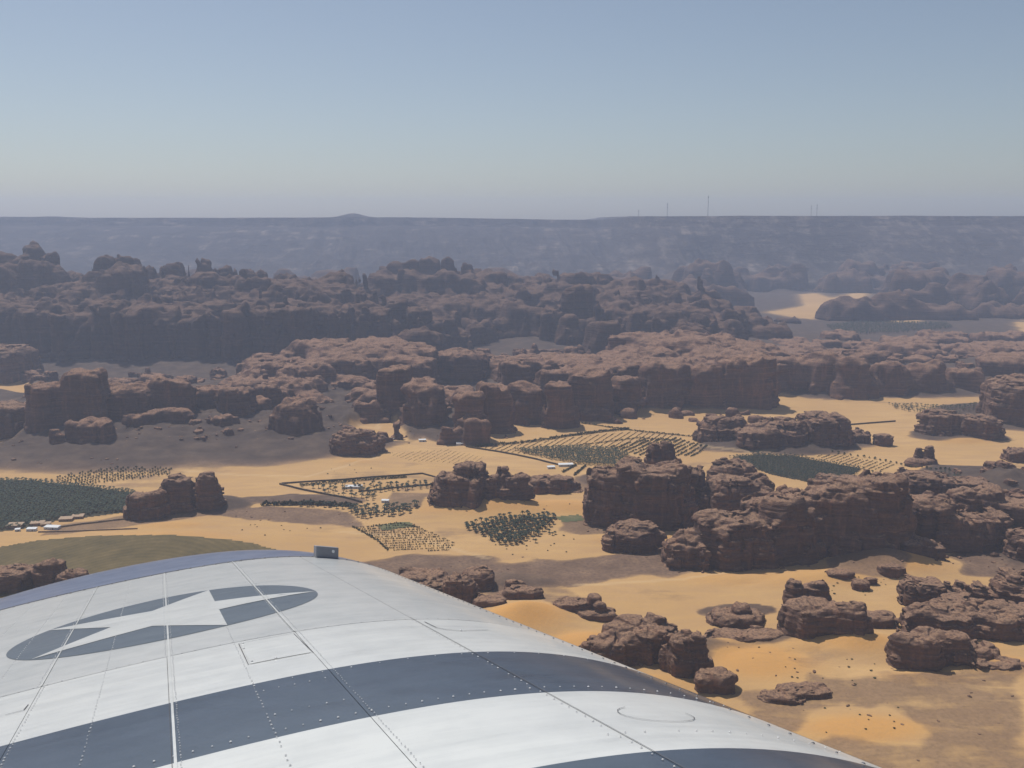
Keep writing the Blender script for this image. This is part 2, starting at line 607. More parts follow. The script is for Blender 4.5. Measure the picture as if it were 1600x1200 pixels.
XS = axis(-1250, 1250, 5.9, 5.9, -16000, 16000, 1.075)
YS = np.concatenate([axis(680, 2400, 4.0, 10.0, -2500, 4400, 1.025)])
YS = np.concatenate([YS[YS < 4400], np.arange(4400, 7600, 30.0), [7700, 7900, 8200, 8700, 9300]])
GX, GY = np.meshgrid(XS, YS)
gx, gy = GX.ravel(), GY.ravel()
Zg, GRAV, OR, SCREE = gz_parts(gx, gy)
TRACK = np.zeros_like(Zg)

# gravel plains and sand flats traced on the ground: (pixel polygon, amount, feather in metres)
GRAVEL_POLY = [
    ([(500, 884), (620, 866), (760, 869), (800, 880), (930, 868), (1010, 858), (1140, 862), (1230, 882), (1060, 897), (880, 912), (800, 930), (640, 912)], 1.0, 14),
    ([(300, 803), (420, 790), (545, 800), (562, 822), (450, 818), (380, 812)], 0.95, 8),
    ([(1130, 1085), (1260, 1062), (1400, 1058), (1600, 1040), (1600, 1200), (1420, 1200), (1440, 1130), (1380, 1102), (1260, 1112), (1240, 1145), (1200, 1150)], 0.62, 14),
    ([(1180, 1165), (1300, 1158), (1440, 1165), (1600, 1160), (1700, 1260), (1250, 1260)], 0.6, 12),
    ([(1290, 880), (1390, 872), (1420, 890), (1400, 905), (1300, 905)], 0.8, 8),
    ([(1480, 850), (1600, 840), (1640, 905), (1500, 900)], 1.0, 12),
    ([(800, 912), (860, 905), (900, 925), (960, 970), (880, 965)], 0.6, 8),
    ([(1105, 985), (1220, 990), (1340, 1030), (1250, 1045), (1150, 1020)], 0.35, 14),
    ([(1060, 905), (1160, 898), (1210, 930), (1100, 950), (950, 940)], 0.22, 16),
    ([(0, 700), (130, 690), (230, 735), (130, 742), (0, 735)], 0.55, 25),
    ([(610, 770), (680, 772), (660, 800), (600, 800)], 0.75, 8),
    ([(880, 815), (960, 815), (960, 835), (905, 835), (880, 828)], 0.85, 6),
    ([(900, 745), (945, 745), (940, 768), (880, 768)], 0.8, 6),
    ([(1300, 700), (1385, 690), (1330, 712), (1260, 712)], 0.4, 10),
    ([(200, 805), (290, 795), (360, 800), (260, 818), (100, 835), (60, 838), (90, 822)], 0.75, 6),
]
for pts, amt, fe in GRAVEL_POLY:
    pw = np.array([flat(*q) for q in pts])
    m = (gx > pw[:, 0].min() - 60) & (gx < pw[:, 0].max() + 60) & (gy > pw[:, 1].min() - 60) & (gy < pw[:, 1].max() + 60)
    if not m.any():
        continue
    d = seg_dist(pw, gx[m], gy[m])
    d = np.where(inside(pw, gx[m], gy[m]), d, -d)
    v = amt * sstep(-fe * .8, fe * .6, d + (fbm2(gx[m] / 30, gy[m] / 30, 91, 3) - .5) * fe * 2.2)
    GRAV[m] = np.maximum(GRAV[m], v)
SAND_POLY = [
    ([(1196, 488), (1256, 478), (1250, 460), (1275, 458), (1300, 466), (1340, 456), (1357, 458), (1350, 466), (1310, 476), (1285, 492), (1270, 499), (1240, 496)], 60),
    ([(1388, 504), (1410, 494), (1432, 496), (1440, 504)], 25),
    ([(1585, 505), (1600, 500), (1640, 520), (1600, 524)], 25),
    ([(-20, 602), (50, 600), (48, 622), (-20, 622)], 20),
    ([(-60, 680), (30, 684), (50, 678), (0, 702), (-60, 705)], 14),
    ([(590, 652), (620, 660), (640, 690), (590, 690), (545, 672)], 12),
    ([(940, 645), (1190, 642), (1210, 617), (1300, 628), (1420, 640), (1420, 700), (1100, 662), (1090, 700), (940, 672)], 14),
    ([(770, 668), (815, 660), (820, 672), (790, 690), (740, 700)], 10),
]
for pts, fe in SAND_POLY:
    pw = np.array([flat(*q) for q in pts])
    m = (gx > pw[:, 0].min() - 100) & (gx < pw[:, 0].max() + 100) & (gy > pw[:, 1].min() - 100) & (gy < pw[:, 1].max() + 100)
    d = seg_dist(pw, gx[m], gy[m])
    d = np.where(inside(pw, gx[m], gy[m]), d, -d)
    k = sstep(-fe, fe, d)
    GRAV[m] *= 1 - k
    Zg[m] *= 1 - 0.85 * k
TRACKS = [
    ([(700, 697), (770, 688), (800, 675), (795, 660)], 5.0),
    ([(870, 670), (905, 661), (940, 655)], 4.0),
    ([(1060, 690), (1110, 702), (1180, 708), (1210, 708)], 4.0),
    ([(530, 830), (640, 838), (760, 870)], 3.0),
    ([(900, 912), (1060, 906), (1200, 892)], 2.5),
    ([(560, 655), (585, 650), (592, 672), (560, 668)], 4.0),
    ([(590, 715), (480, 745), (380, 742), (290, 736)], 3.0),
]
for pts, w in TRACKS:
    pw = np.array([flat(*q) for q in pts])
    m = (gx > pw[:, 0].min() - 20) & (gx < pw[:, 0].max() + 20) & (gy > pw[:, 1].min() - 20) & (gy < pw[:, 1].max() + 20)
    TRACK[m] = np.maximum(TRACK[m], 1 - sstep(w * 0.6, w * 1.6, seg_dist(pw, gx[m], gy[m], False)))

ZGRID = Zg.reshape(GX.shape)


def gz(x, y):
    """height of the built ground sheet (bilinear on its own grid)"""
    x = np.atleast_1d(np.asarray(x, float)); y = np.atleast_1d(np.asarray(y, float))
    i = np.clip(np.searchsorted(XS, x) - 1, 0, len(XS) - 2); j = np.clip(np.searchsorted(YS, y) - 1, 0, len(YS) - 2)
    fx = np.clip((x - XS[i]) / (XS[i + 1] - XS[i]), 0, 1); fy = np.clip((y - YS[j]) / (YS[j + 1] - YS[j]), 0, 1)
    return (ZGRID[j, i] * (1 - fx) + ZGRID[j, i + 1] * fx) * (1 - fy) + (ZGRID[j + 1, i] * (1 - fx) + ZGRID[j + 1, i + 1] * fx) * fy


nxg, nyg = len(XS), len(YS)
ii = np.arange(nxg * nyg).reshape(nyg, nxg)
QUADS = np.stack([ii[:-1, :-1], ii[:-1, 1:], ii[1:, 1:], ii[1:, :-1]], -1)
row_split = int(np.searchsorted(YS, 5500))
VG = np.stack([gx, gy, Zg], 1)


def ground_piece(name, rows, mat):
    q = QUADS[rows].reshape(-1, 4)
    used, invx = np.unique(q, return_inverse=True)
    o = mesh_obj(name, VG[used], invx.reshape(-1, 4), mat, None, True)
    for nm, arr in (("gravel", GRAV), ("orange", OR), ("track", TRACK), ("scree", SCREE)):
        at = o.data.attributes.new(nm, 'FLOAT', 'POINT')
        at.data.foreach_set("value", arr[used].astype(np.float32))
    return o


g1 = ground_piece("desert_ground", slice(0, row_split), M_GROUND)
tag(g1, "sand and gravel valley floor between the sandstone outcrops", kind="structure")

tm = NT("plateau_scree")
pp = tm.pos()
a1 = tm.noise(tm.pos((0.004, 0.004, 0.03)), 1.0, 6, 0.62, 0.3)
a2 = tm.noise(pp, 0.012, 6, 0.65)
a3 = tm.noise(tm.pos((0.012, 0.002, 0.004)), 1.0, 5, 0.6)
cc = tm.ramp(a2, [(0.3, (0.032, 0.027, 0.028)), (0.55, (0.052, 0.042, 0.041)), (0.75, (0.085, 0.067, 0.060))])
cc = tm.mix(tm.math('MULTIPLY', tm.ramp(a1, [(0.50, 0.0), (0.70, 0.6)]), tm.ramp(a3, [(0.46, 0.0), (0.66, 1.0)])), cc, (0.40, 0.31, 0.25))
sxp = tm.n('ShaderNodeSeparateXYZ'); tm.l(pp, sxp.inputs[0])
xr2 = tm.math('MULTIPLY', tm.math('SUBTRACT', sxp.outputs[0], 350.0), 0.0016, True)
a4 = tm.noise(tm.pos((0.010, 0.0016, 0.012)), 1.0, 6, 0.7, 0.0)
cc = tm.mix(tm.math('MULTIPLY', xr2, tm.ramp(a4, [(0.52, 0.0), (0.74, 0.5)])), cc, (0.34, 0.27, 0.22))
M_PLATEAU = tm.done(cc, 0.95, tm.bump(tm.math('ADD', a1, a2), 1.0, 14.0), 0.1)
g2 = ground_piece("plateau", slice(row_split, None), M_PLATEAU)
tag(g2, "long flat topped plateau with gullied slopes along the hazy horizon", kind="structure")


# ------------------------------------------------------------------ sandstone outcrops: distance fields turned into meshes
def lobe(xl, xr, yb, yt, dr=0.8, rnd=0.35, taper=0.10, rot=0.0, sink=0.0):
    """a rock mass whose front foot is at pixel row yb and whose top shows at row yt"""
    x, y = hit([(xl + xr) / 2], [yb])
    D = float(y[0])
    w = (xr - xl) * D / F / CS
    dep = w * dr
    Dc = D + dep * 0.5
    cx, cy, zt = at_dist((xl + xr) / 2, yt, Dc + dep * 0.10)
    return (cx, Dc, w / 2, dep / 2, rot, zt - sink, rnd, taper)


def dlobe(xl, xr, D, yt, dr=0.8, rnd=0.3, taper=0.10, rot=0.0):
    """a rock mass centred at ground distance D"""
    cx, cy, zt = at_dist((xl + xr) / 2, yt, D)
    w = (xr - xl) * D / F / CS
    return (cx, D, w / 2, w * dr / 2, rot, zt, rnd, taper)


def surface_nets(d, org, h):
    nx, ny, nz = d.shape
    ins = d < 0
    c = np.zeros((nx - 1, ny - 1, nz - 1), np.int8)
    for i in (0, 1):
        for j in (0, 1):
            for k in (0, 1):
                c += ins[i:nx - 1 + i, j:ny - 1 + j, k:nz - 1 + k]
    act = np.flatnonzero((c > 0) & (c < 8))
    I, J, K = np.unravel_index(act, c.shape)
    acc = np.zeros((len(act), 3), np.float32); cnt = np.zeros(len(act), np.float32)
    cor = [(i, j, k) for i in (0, 1) for j in (0, 1) for k in (0, 1)]
    for a in range(8):
        for ax in range(3):
            p = cor[a]
            if p[ax]:
                continue
            q = list(p); q[ax] = 1
            d0 = d[I + p[0], J + p[1], K + p[2]]; d1 = d[I + q[0], J + q[1], K + q[2]]
            m = (d0 < 0) != (d1 < 0)
            t = np.where(m, d0 / np.where(m, d0 - d1, 1), 0)
            for k in range(3):
                acc[:, k] += np.where(m, p[k] + (t if k == ax else 0), 0)
            cnt += m
    V = acc / cnt[:, None] + np.stack([I, J, K], 1)
    V = V * np.asarray(h) + np.asarray(org)
    vid = np.full(c.shape, -1, np.int32); vid[I, J, K] = np.arange(len(act))
    faces = []
    for ax in range(3):
        lo = [slice(None)] * 3; hi = [slice(None)] * 3
        lo[ax] = slice(0, -1); hi[ax] = slice(1, None)
        a = ins[tuple(lo)]; b = ins[tuple(hi)]
        e = np.argwhere(a != b)
        o1, o2 = [k for k in range(3) if k != ax]
        ok = (e[:, o1] >= 1) & (e[:, o2] >= 1) & (e[:, o1] < d.shape[o1] - 1) & (e[:, o2] < d.shape[o2] - 1)
        e = e[ok]
        if not len(e):
            continue
        flip = a[e[:, 0], e[:, 1], e[:, 2]]
        q = []
        for (u, v) in ((-1, -1), (0, -1), (0, 0), (-1, 0)):
            s = e.copy(); s[:, o1] += u; s[:, o2] += v
            q.append(vid[s[:, 0], s[:, 1], s[:, 2]])
        q = np.stack(q, 1)
        if ax == 1:
            flip = ~flip
        q[~flip] = q[~flip][:, ::-1]
        faces.append(q)
    return V, np.concatenate(faces)


def rock_field(lobes, h, strata=1.0, rough=1.0, warp=0.22, groove=1.0, blocks=1.0, below=10.0):
    L = np.array(lobes)
    R = np.maximum(L[:, 2], L[:, 3]) * 1.35 + 4 * h
    x0, x1 = (L[:, 0] - R).min(), (L[:, 0] + R).max()
    y0, y1 = (L[:, 1] - R).min(), (L[:, 1] + R).max()
    xs = np.arange(x0, x1 + h, h); ys = np.arange(y0, y1 + h, h)
    X, Y = np.meshgrid(xs, ys, indexing='ij')
    G = gz(X.ravel(), Y.ravel()).reshape(X.shape)
    zmin = G.min() - below
    hz = h * (0.62 if h < 3 else 0.8)
    zs = np.arange(zmin, L[:, 5].max() + 6 * h + 4 * rough, hz)
    d = np.full((len(xs), len(ys), len(zs)), 50.0, np.float32)
    for n, (cx, cy, rx, ry, rot, zt, rnd, tp) in enumerate(L):
        rr = max(rx, ry) * 1.35 + 3 * h
        i0, i1 = np.searchsorted(xs, [cx - rr, cx + rr]); j0, j1 = np.searchsorted(ys, [cy - rr, cy + rr])
        x = X[i0:i1, j0:j1]; y = Y[i0:i1, j0:j1]
        m = min(rx, ry)
        sc_ = max(m * 0.9, 10)
        wa = warp * m * 2
        x_ = x + (fbm2(x / sc_ + 3.1 * n, y / sc_, 3 + n, 3) - 0.5) * wa * 1.6
        y_ = y + (fbm2(x / sc_, y / sc_ + 1.7 * n, 33 + n, 3) - 0.5) * wa * 1.6
        c, s = math.cos(rot), math.sin(rot)
        dx, dy = x_ - cx, y_ - cy
        u = np.abs((dx * c + dy * s) / rx); v = np.abs((-dx * s + dy * c) / ry)
        e = (u ** 2.6 + v ** 2.6) ** (1 / 2.6)
        d2 = ((e - 1) * m).astype(np.float32)
        gbase = float(G[min(max(int((cx - xs[0]) / h), 0), len(xs) - 1), min(max(int((cy - ys[0]) / h), 0), len(ys) - 1)])
        H = max(zt - gbase, 4.0)
        ztop = zt + ((fbm2(x / (m * .8 + 5), y / (m * .8 + 5), 63 + n, 3) - 0.5) * 0.34 * min(H, 2 * m)).astype(np.float32)
        r = rnd * min(m, H)
        z = zs[None, None, :].astype(np.float32)
        A = d2[:, :, None] + tp * (z - (gbase + H * 0.4)) + r
        B = z - ztop[:, :, None] + r
        dd = np.sqrt(np.maximum(A, 0) ** 2 + np.maximum(B, 0) ** 2) + np.minimum(np.maximum(A, B), 0) - r
        sub = d[i0:i1, j0:j1]
        kk = max(0.16 * m, 1.5 * h)
        hh = np.maximum(kk - np.abs(sub - dd), 0) / kk
        sub[...] = np.minimum(sub, dd) - hh * hh * kk * 0.25
    band = 3.4 * h + 5.0 * max(strata, rough, groove, blocks) + 3
    I, J, K = np.nonzero(np.abs(d) < band)
    x = xs[I]; y = ys[J]; z = zs[K]
    zw = z + (vnoise2(x / 90, y / 90, 12) - 0.5) * 16 + (vnoise2(x / 25, y / 25, 14) - 0.5) * 2.5 + 0.03 * x
    # beds and joint blocks: each bed, and each block within a bed, stands in or out by its own amount
    T = max(2.6, 2.6 * hz)
    disp = np.zeros(len(x))
    xr_ = x * 0.83 + y * 0.56; yr_ = -x * 0.56 + y * 0.83
    jx = (vnoise2(x / 30, y / 30, 44) - 0.5) * 12; jy = (vnoise2(x / 30 + 5, y / 30, 46) - 0.5) * 12
    for (t_, w_, al, ab) in ((T, max(7.0, 3.6 * h), 1.2, 1.0), (T * 3.1, max(19.0, 7.0 * h), 1.8, 2.6)):
        lay = np.floor(zw / t_).astype(np.int64)
        sh = TAB[lay & 63, 11, 7] * 40
        bx = np.floor((xr_ + jx + sh) / w_).astype(np.int64); by = np.floor((yr_ + jy + sh * 1.7) / w_).astype(np.int64)
        disp += strata * al * (TAB[lay & 63, 3, 9] - 0.5) * 2
        disp += blocks * ab * (TAB[bx & 63, by & 63, lay & 63] - 0.5) * 2
    gs = max(15, 4.0 * h)
    gr = np.abs(vnoise(x / gs, y / gs, z / (gs * 7)) - 0.5)
    gr2 = np.abs(vnoise(x / (gs * 2.4) + 9, y / (gs * 2.4) + 4, z / (gs * 9)) - 0.5)
    disp += groove * (3.4 * np.exp(-(gr / 0.045) ** 2) + 4.2 * np.exp(-(gr2 / 0.04) ** 2))
    n1 = vnoise(x / 14, y / 14, z / 10) - 0.5; n2 = vnoise(x / 5.5 + 7, y / 5.5, z / 4.2) - 0.5
    disp += rough * (n1 * 3.4 + n2 * 1.8)
    if h > 3.5:
        disp += rough * ((vnoise(x / (3.4 * h), y / (3.4 * h), z / (9 * h)) - 0.5) * 1.9 * h + (vnoise(x / (1.9 * h) + 3, y / (1.9 * h), z / (4 * h)) - 0.5) * 1.2 * h)
    sf = float(np.clip(np.median(np.minimum(L[:, 2], L[:, 3])) / 22.0, 0.45, 1.0))
    lim = 3.6 * max(1.0, h / 2.2)
    disp = np.clip(disp, -lim, lim * 1.25) * sf
    d[I, J, K] += disp.astype(np.float32)
    d[:, :, 0] = np.abs(d[:, :, 0])
    V, Q = surface_nets(d, (xs[0], ys[0], zs[0]), (h, h, hz))
    g = gz(V[:, 0], V[:, 1])
    up = V[:, 2] > g - 1.5 * h - 1.0
    Q = Q[up[Q].any(1)]
    # keep only sizeable pieces: drop crumbs floating free of the mass
    par = np.arange(len(V))
    lab = par.copy()
    E_ = np.concatenate([Q[:, [0, 1]], Q[:, [1, 2]], Q[:, [2, 3]]])
    for it in range(400):
        mn = np.minimum(lab[E_[:, 0]], lab[E_[:, 1]])
        new = lab.copy()
        np.minimum.at(new, E_[:, 0], mn); np.minimum.at(new, E_[:, 1], mn)
        new = new[new]
        if (new == lab).all():
            break
        lab = new
    zmin_c = np.full(len(V), 1e9); np.minimum.at(zmin_c, lab, V[:, 2] - g)
    keep = zmin_c[lab] < 0.5
    Q = Q[keep[Q[:, 0]]]
    used, invx = np.unique(Q, return_inverse=True)
    return V[used], invx.reshape(-1, 4)


TRI = 0


def rock(name, label, lobes, h, mat, cat="rock outcrop", group=None, kind=None, **kw):
    global TRI
    V, Q = rock_field(lobes, h, **kw)
    base = np.array([V[:, 0].mean(), V[:, 1].mean(), 0.0])
    base[2] = gz1(base[0], base[1])
    o = mesh_obj(name, V - base, Q, mat, None, h > 12)
    o.location = base
    TRI += 2 * len(Q)
    print('TRI', name, label[:30], 2 * len(Q))
    if kind:
        tag(o, label, None, group, kind)
    else:
        tag(o, label, cat, group)
    return o


GR_N = "sandstone outcrops on the valley floor"
NEAR = [
    ("sandstone_ridge", "long dark sandstone wall rising rightwards behind the pointed sand dune", 2.05, [
        lobe(1036, 1130, 888, 838, .8, .4), lobe(1070, 1210, 892, 800, .7, .35), lobe(1160, 1300, 882, 772, .7, .3),
        lobe(1240, 1400, 868, 750, .75, .45), lobe(1320, 1428, 856, 744, .9, .3), lobe(1040, 1090, 892, 850, .8, .4), lobe(1120, 1200, 890, 806, .8, .5), lobe(1050, 1120, 890, 828, .8, .5), lobe(1190, 1275, 884, 784, .8, .5)], dict(strata=.7, rough=.8)),
    ("sandstone_block", "broken layered sandstone block adjoining the right end of the long dark wall", 2.05, [
        lobe(1400, 1500, 862, 775, .8, .3), lobe(1390, 1470, 866, 838, .5, .4), lobe(1440, 1580, 866, 800, .5, .35),
        lobe(1470, 1570, 838, 760, .7, .3), lobe(1540, 1640, 830, 778, .7, .3), lobe(1400, 1470, 800, 742, .8, .4)], dict(strata=1.4)),
    ("sandstone_butte", "tall dark butte with a rounded knob, behind the small round boulder", 2.05, [
        lobe(914, 1010, 826, 735, .8, .25), lobe(950, 1092, 832, 722, .75, .25), lobe(1004, 1060, 775, 687, .8, .45), lobe(1040, 1110, 800, 728, .8, .3)], dict(strata=.6, rough=.8)),
    ("sandstone_dome", "rounded dark sandstone dome standing right of the tall knobbed butte", 2.05, [
        lobe(1084, 1214, 806, 738, .8, .5), lobe(1105, 1180, 785, 722, .9, .4)], {}),
    ("sandstone_boulder", "squat boulder in front of the tall knobbed butte, at the edge of the gravel", 1.6, [
        lobe(942, 1034, 866, 818, .7, .45, .2), lobe(985, 1030, 862, 813, .8, .4)], {}),
    ("sandstone_hill", "low two humped sandstone hill with gravel skirts on the pale sand flat", 2.2, [
        lobe(1090, 1168, 690, 650, .8, .5), lobe(1150, 1250, 704, 664, .6, .5), lobe(1240, 1328, 698, 648, .8, .5), lobe(1180, 1270, 690, 655, .6, .5), lobe(1300, 1358, 692, 672, .7, .5)], {}),
    ("sandstone_boulder", "small round boulder at the right foot of the two humped hill", 1.8, [lobe(1364, 1392, 698, 677, .8, .5, .0)], dict(groove=.4, strata=.6)),
    ("sandstone_hill", "broad low dark outcrop beside the distant palm strip", 2.2, [
        lobe(1437, 1505, 680, 641, .8, .35), lobe(1490, 1564, 685, 650, .7, .4)], {}),
    ("sandstone_pinnacle", "small jagged two pronged rock alone on the sand above the tree row", 1.6, [
        lobe(1414, 1466, 729, 716, .6, .4, .3), lobe(1428, 1442, 726, 700, .8, .3), lobe(1444, 1460, 726, 697, .8, .3)], dict(groove=.5, warp=.12)),
    ("sandstone_cliff", "steep dark crag standing above the sand near the distant palms", 2.6, [
        lobe(1538, 1640, 664, 592, .9, .35), lobe(1560, 1660, 650, 588, .9, .35)], {}),
    ("sandstone_boulder", "small crag on the gravel slope beside the pale sand flat", 1.8, [lobe(1570, 1618, 724, 700, .8, .4)], {}),
    ("sandstone_pinnacle", "twin towered rock beside the dark palm grove", 1.6, [
        lobe(198, 262, 814, 768, .7, .35), lobe(244, 306, 803, 745, .7, .3), lobe(262, 296, 798, 738, .8, .3), lobe(304, 342, 797, 738, .8, .35, .14), lobe(318, 352, 795, 762, .8, .4)], {}),
    ("sandstone_boulder", "large rounded boulder at the toe of the gravel slope, above the walled garden", 1.8, [
        lobe(516, 594, 714, 674, .8, .5, .1), lobe(530, 580, 712, 670, .8, .5, .1)], dict(groove=.5)),
    ("sandstone_ridge", "low dark ridge behind the smooth dune, next to the walled garden", 1.7, [
        lobe(676, 764, 792, 738, .7, .3, .2), lobe(705, 764, 782, 722, .7, .35), lobe(690, 740, 792, 750, .6, .4),
        lobe(752, 830, 779, 742, .5, .3), lobe(775, 795, 776, 728, .8, .4), lobe(815, 905, 772, 746, .5, .4)], {}),
    ("sandstone_outcrop", "cracked rock cluster just beyond the edge of the wing, left of the orange dune", 1.4, [
        lobe(618, 702, 925, 892, .7, .35), lobe(690, 746, 948, 896, .7, .35, .25), lobe(722, 778, 925, 890, .8, .35), lobe(640, 720, 945, 910, .6, .4)], {}),
    ("sandstone_slab", "low tilted slabs on the crest of the orange dune", 1.3, [
        lobe(735, 790, 950, 932, .6, .4), lobe(775, 850, 938, 918, .5, .4), lobe(790, 822, 928, 905, .8, .4)], dict(strata=.8, groove=.5)),
    ("sandstone_slab", "flat layered rock with one upright knob, on the open sand", 1.2, [
        lobe(864, 928, 958, 938, .6, .3), lobe(900, 966, 972, 952, .6, .35), lobe(918, 938, 962, 930, .9, .4, .05), lobe(928, 946, 968, 942, .8, .4)], dict(strata=.9, groove=.4, warp=.14)),
    ("sandstone_outcrop", "big dark outcrop partly hidden by the wing, between orange dune and gravel", 1.4, [
        lobe(904, 992, 1046, 996, .7, .35), lobe(940, 1062, 1040, 972, .7, .35), lobe(1002, 1052, 1020, 958, .8, .4), lobe(1036, 1110, 1058, 988, .7, .35), lobe(1080, 1150, 1088, 1050, .6, .4)], {}),
    ("sandstone_boulder", "beehive shaped boulder sitting on a thin flat slab", 1.2, [
        lobe(1107, 1194, 984, 953, .75, .5, .3), lobe(1140, 1176, 978, 942, .9, .5, .2), lobe(1104, 1226, 1003, 986, .4, .4)], dict(groove=.4, warp=.12, strata=.8)),
    ("sandstone_outcrop", "dark horned outcrop with a sloping tail, centred above a sand mound", 1.4, [
        lobe(1216, 1318, 1000, 938, .7, .4), lobe(1226, 1262, 965, 903, .8, .35), lobe(1250, 1298, 962, 905, .8, .35, .15), lobe(1298, 1360, 990, 945, .7, .4), lobe(1340, 1402, 984, 958, .7, .5)], dict(warp=.16)),
    ("sandstone_terrace", "wide tilted terrace of thin layers with blocks on top", 1.4, [
        lobe(1408, 1482, 952, 907, .7, .35), lobe(1492, 1540, 950, 912, .7, .35), lobe(1542, 1640, 956, 898, .7, .3),
        lobe(1404, 1530, 1000, 944, .6, .35), lobe(1480, 1660, 1004, 946, .5, .3), lobe(1450, 1600, 985, 940, .5, .3)], dict(strata=1.5)),
    ("sandstone_outcrop", "smooth whale backed rock below the layered terrace", 1.3, [
        lobe(1387, 1470, 1050, 988, .7, .45), lobe(1420, 1520, 1044, 982, .7, .5), lobe(1480, 1556, 1034, 1006, .7, .5), lobe(1510, 1595, 1049, 1032, .5, .4)], dict(warp=.14)),
    ("sandstone_slab", "low crumbling rock on brown gravel nearest the wing's lower edge", 1.1, [
        lobe(1186, 1262, 1104, 1082, .6, .45), lobe(1212, 1298, 1098, 1072, .6, .45)], dict(strata=.8, groove=.5)),
    ("sandstone_outcrop", "round topped rock poking up over the wing tip beside the brown field", 1.3, [
        lobe(56, 104, 920, 876, .8, .4), lobe(90, 140, 925, 890, .8, .4)], {}),
    ("sandstone_outcrop", "dark rock at the picture's left edge, half hidden by the wing", 1.3, [lobe(-40, 46, 930, 886, .8, .4)], {}),
    ("sandstone_boulder", "low brown boulder on the gravel patch under the pointed dune", 1.0, [lobe(1292, 1332, 909, 892, .7, .5)], dict(groove=.3, strata=.5, rough=.7)),
    ("sandstone_boulder", "dark rounded boulder at the right of the gravel patch under the pointed dune", 1.0, [lobe(1372, 1410, 904, 882, .8, .5)], dict(groove=.3, strata=.5, rough=.7)),
    ("sandstone_boulder", "small reddish boulder above the horned outcrop", 1.0, [lobe(1330, 1358, 924, 908, .8, .4), lobe(1350, 1372, 916, 903, .8, .4)], dict(groove=.3, strata=.5, rough=.7)),
    ("sandstone_crag", "broken crag on the gravel slope above the layered terrace", 1.5, [
        lobe(1566, 1640, 880, 830, .8, .35)], {}),
    ("sandstone_crag", "low ledge behind the long dark wall, at the end of the tree row", 1.8, [
        lobe(1390, 1480, 765, 735, .5, .35), lobe(1455, 1550, 788, 750, .5, .35)], dict(strata=1.3)),
    ("sandstone_crag", "small hump behind the long dark wall, beside the green plantation", 1.8, [lobe(1270, 1345, 768, 744, .6, .4)], {}),
]
NEAR += [
    ("sandstone_crag", "blunt dark crag at the picture's left edge below the sand pocket", 2.6, [lobe(-60, 46, 690, 632, .8, .35)], {}),
    ("sandstone_crag", "rounded crag at the picture's left edge above the sand pocket", 3.0, [lobe(-40, 52, 600, 540, .9, .4)], {}),
]
for nm, lab, h, lb, kw in NEAR:
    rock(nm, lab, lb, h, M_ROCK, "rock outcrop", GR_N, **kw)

# ---- mid-distance massifs
rr = random.Random(5)
# shelf with long talus, left
m2 = [lobe(44, 98, 672, 598, .9, .25), lobe(96, 172, 668, 582, .9, .25), lobe(104, 180, 692, 655, .6, .35), 
      lobe(165, 240, 655, 602, .7, .35), lobe(236, 300, 650, 592, .8, .3), lobe(190, 250, 668, 645, .5, .4), lobe(290, 345, 640, 605, .7, .35),
      lobe(338, 400, 652, 606, .8, .35), lobe(395, 440, 635, 600, .7, .35), lobe(424, 500, 680, 628, .7, .4, .25), lobe(430, 470, 676, 645, .7, .4),
      lobe(240, 300, 662, 638, .5, .4), lobe(320, 372, 668, 648, .5, .4)]
for k in range(46):
    D = rr.uniform(1880, 2300); px = rr.uniform(110, 540)
    w = rr.uniform(12, 40)
    g0 = gz1(at_dist(px, 600, D)[0], D)
    H = rr.uniform(5, 26)
    yt_ = 345 + (CAMZ - g0 - H) / D * F
    m2.append(dlobe(px - w / 2, px + w / 2, D, yt_, rr.uniform(.6, 1.2), .35))
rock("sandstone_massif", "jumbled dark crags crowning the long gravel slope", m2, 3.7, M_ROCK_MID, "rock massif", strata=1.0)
m2b = []
for k in range(44):
    D = rr.uniform(1880, 2160); px = rr.uniform(360, 730); w = rr.uniform(22, 70)
    g0 = gz1(at_dist(px, 600, D)[0], D)
    m2b.append(dlobe(px - w / 2, px + w / 2, D, 345 + (CAMZ - g0 - rr.uniform(8, 32)) / D * F, rr.uniform(.6, 1.1), .4, .3))
for k in range(34):
    D = rr.uniform(2030, 2400); px = rr.uniform(385, 660)
    yt = 600 - (D - 2030) / 370 * 72 + rr.uniform(-8, 8) + (20 if px < 440 else 0)
    w = rr.uniform(35, 90)
    m2b.append(dlobe(px - w / 2, px + w / 2, D, yt, rr.uniform(.6, 1.2), rr.uniform(.15, .3)))
m2b += [dlobe(370, 560, 2260, 562, .9, .6, .3), dlobe(500, 690, 2320, 538, .9, .6, .3), lobe(560, 640, 600, 560, .8), lobe(590, 650, 640, 575, .7, .3), lobe(628, 700, 664, 600, .7, .3), lobe(640, 688, 668, 628, .6, .3), lobe(670, 770, 600, 548, .8)]
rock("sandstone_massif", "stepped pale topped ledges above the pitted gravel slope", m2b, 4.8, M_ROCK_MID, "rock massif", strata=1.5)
m3 = [lobe(708, 760, 690, 612, .8, .3), lobe(740, 800, 678, 600, .8, .25), lobe(720, 765, 698, 655, .6, .4), lobe(795, 850, 664, 604, .8, .3), lobe(850, 905, 670, 596, .8, .3),
      lobe(890, 960, 655, 578, .8, .25), lobe(955, 1005, 648, 588, .8, .3), lobe(1000, 1075, 640, 566, .8, .25), lobe(1070, 1130, 638, 572, .8, .3), lobe(1120, 1212, 636, 552, .8, .25),
      lobe(690, 725, 697, 665, .7, .4), lobe(608, 632, 688, 660, .7, .4), lobe(1180, 1212, 638, 600, .8, .35)]
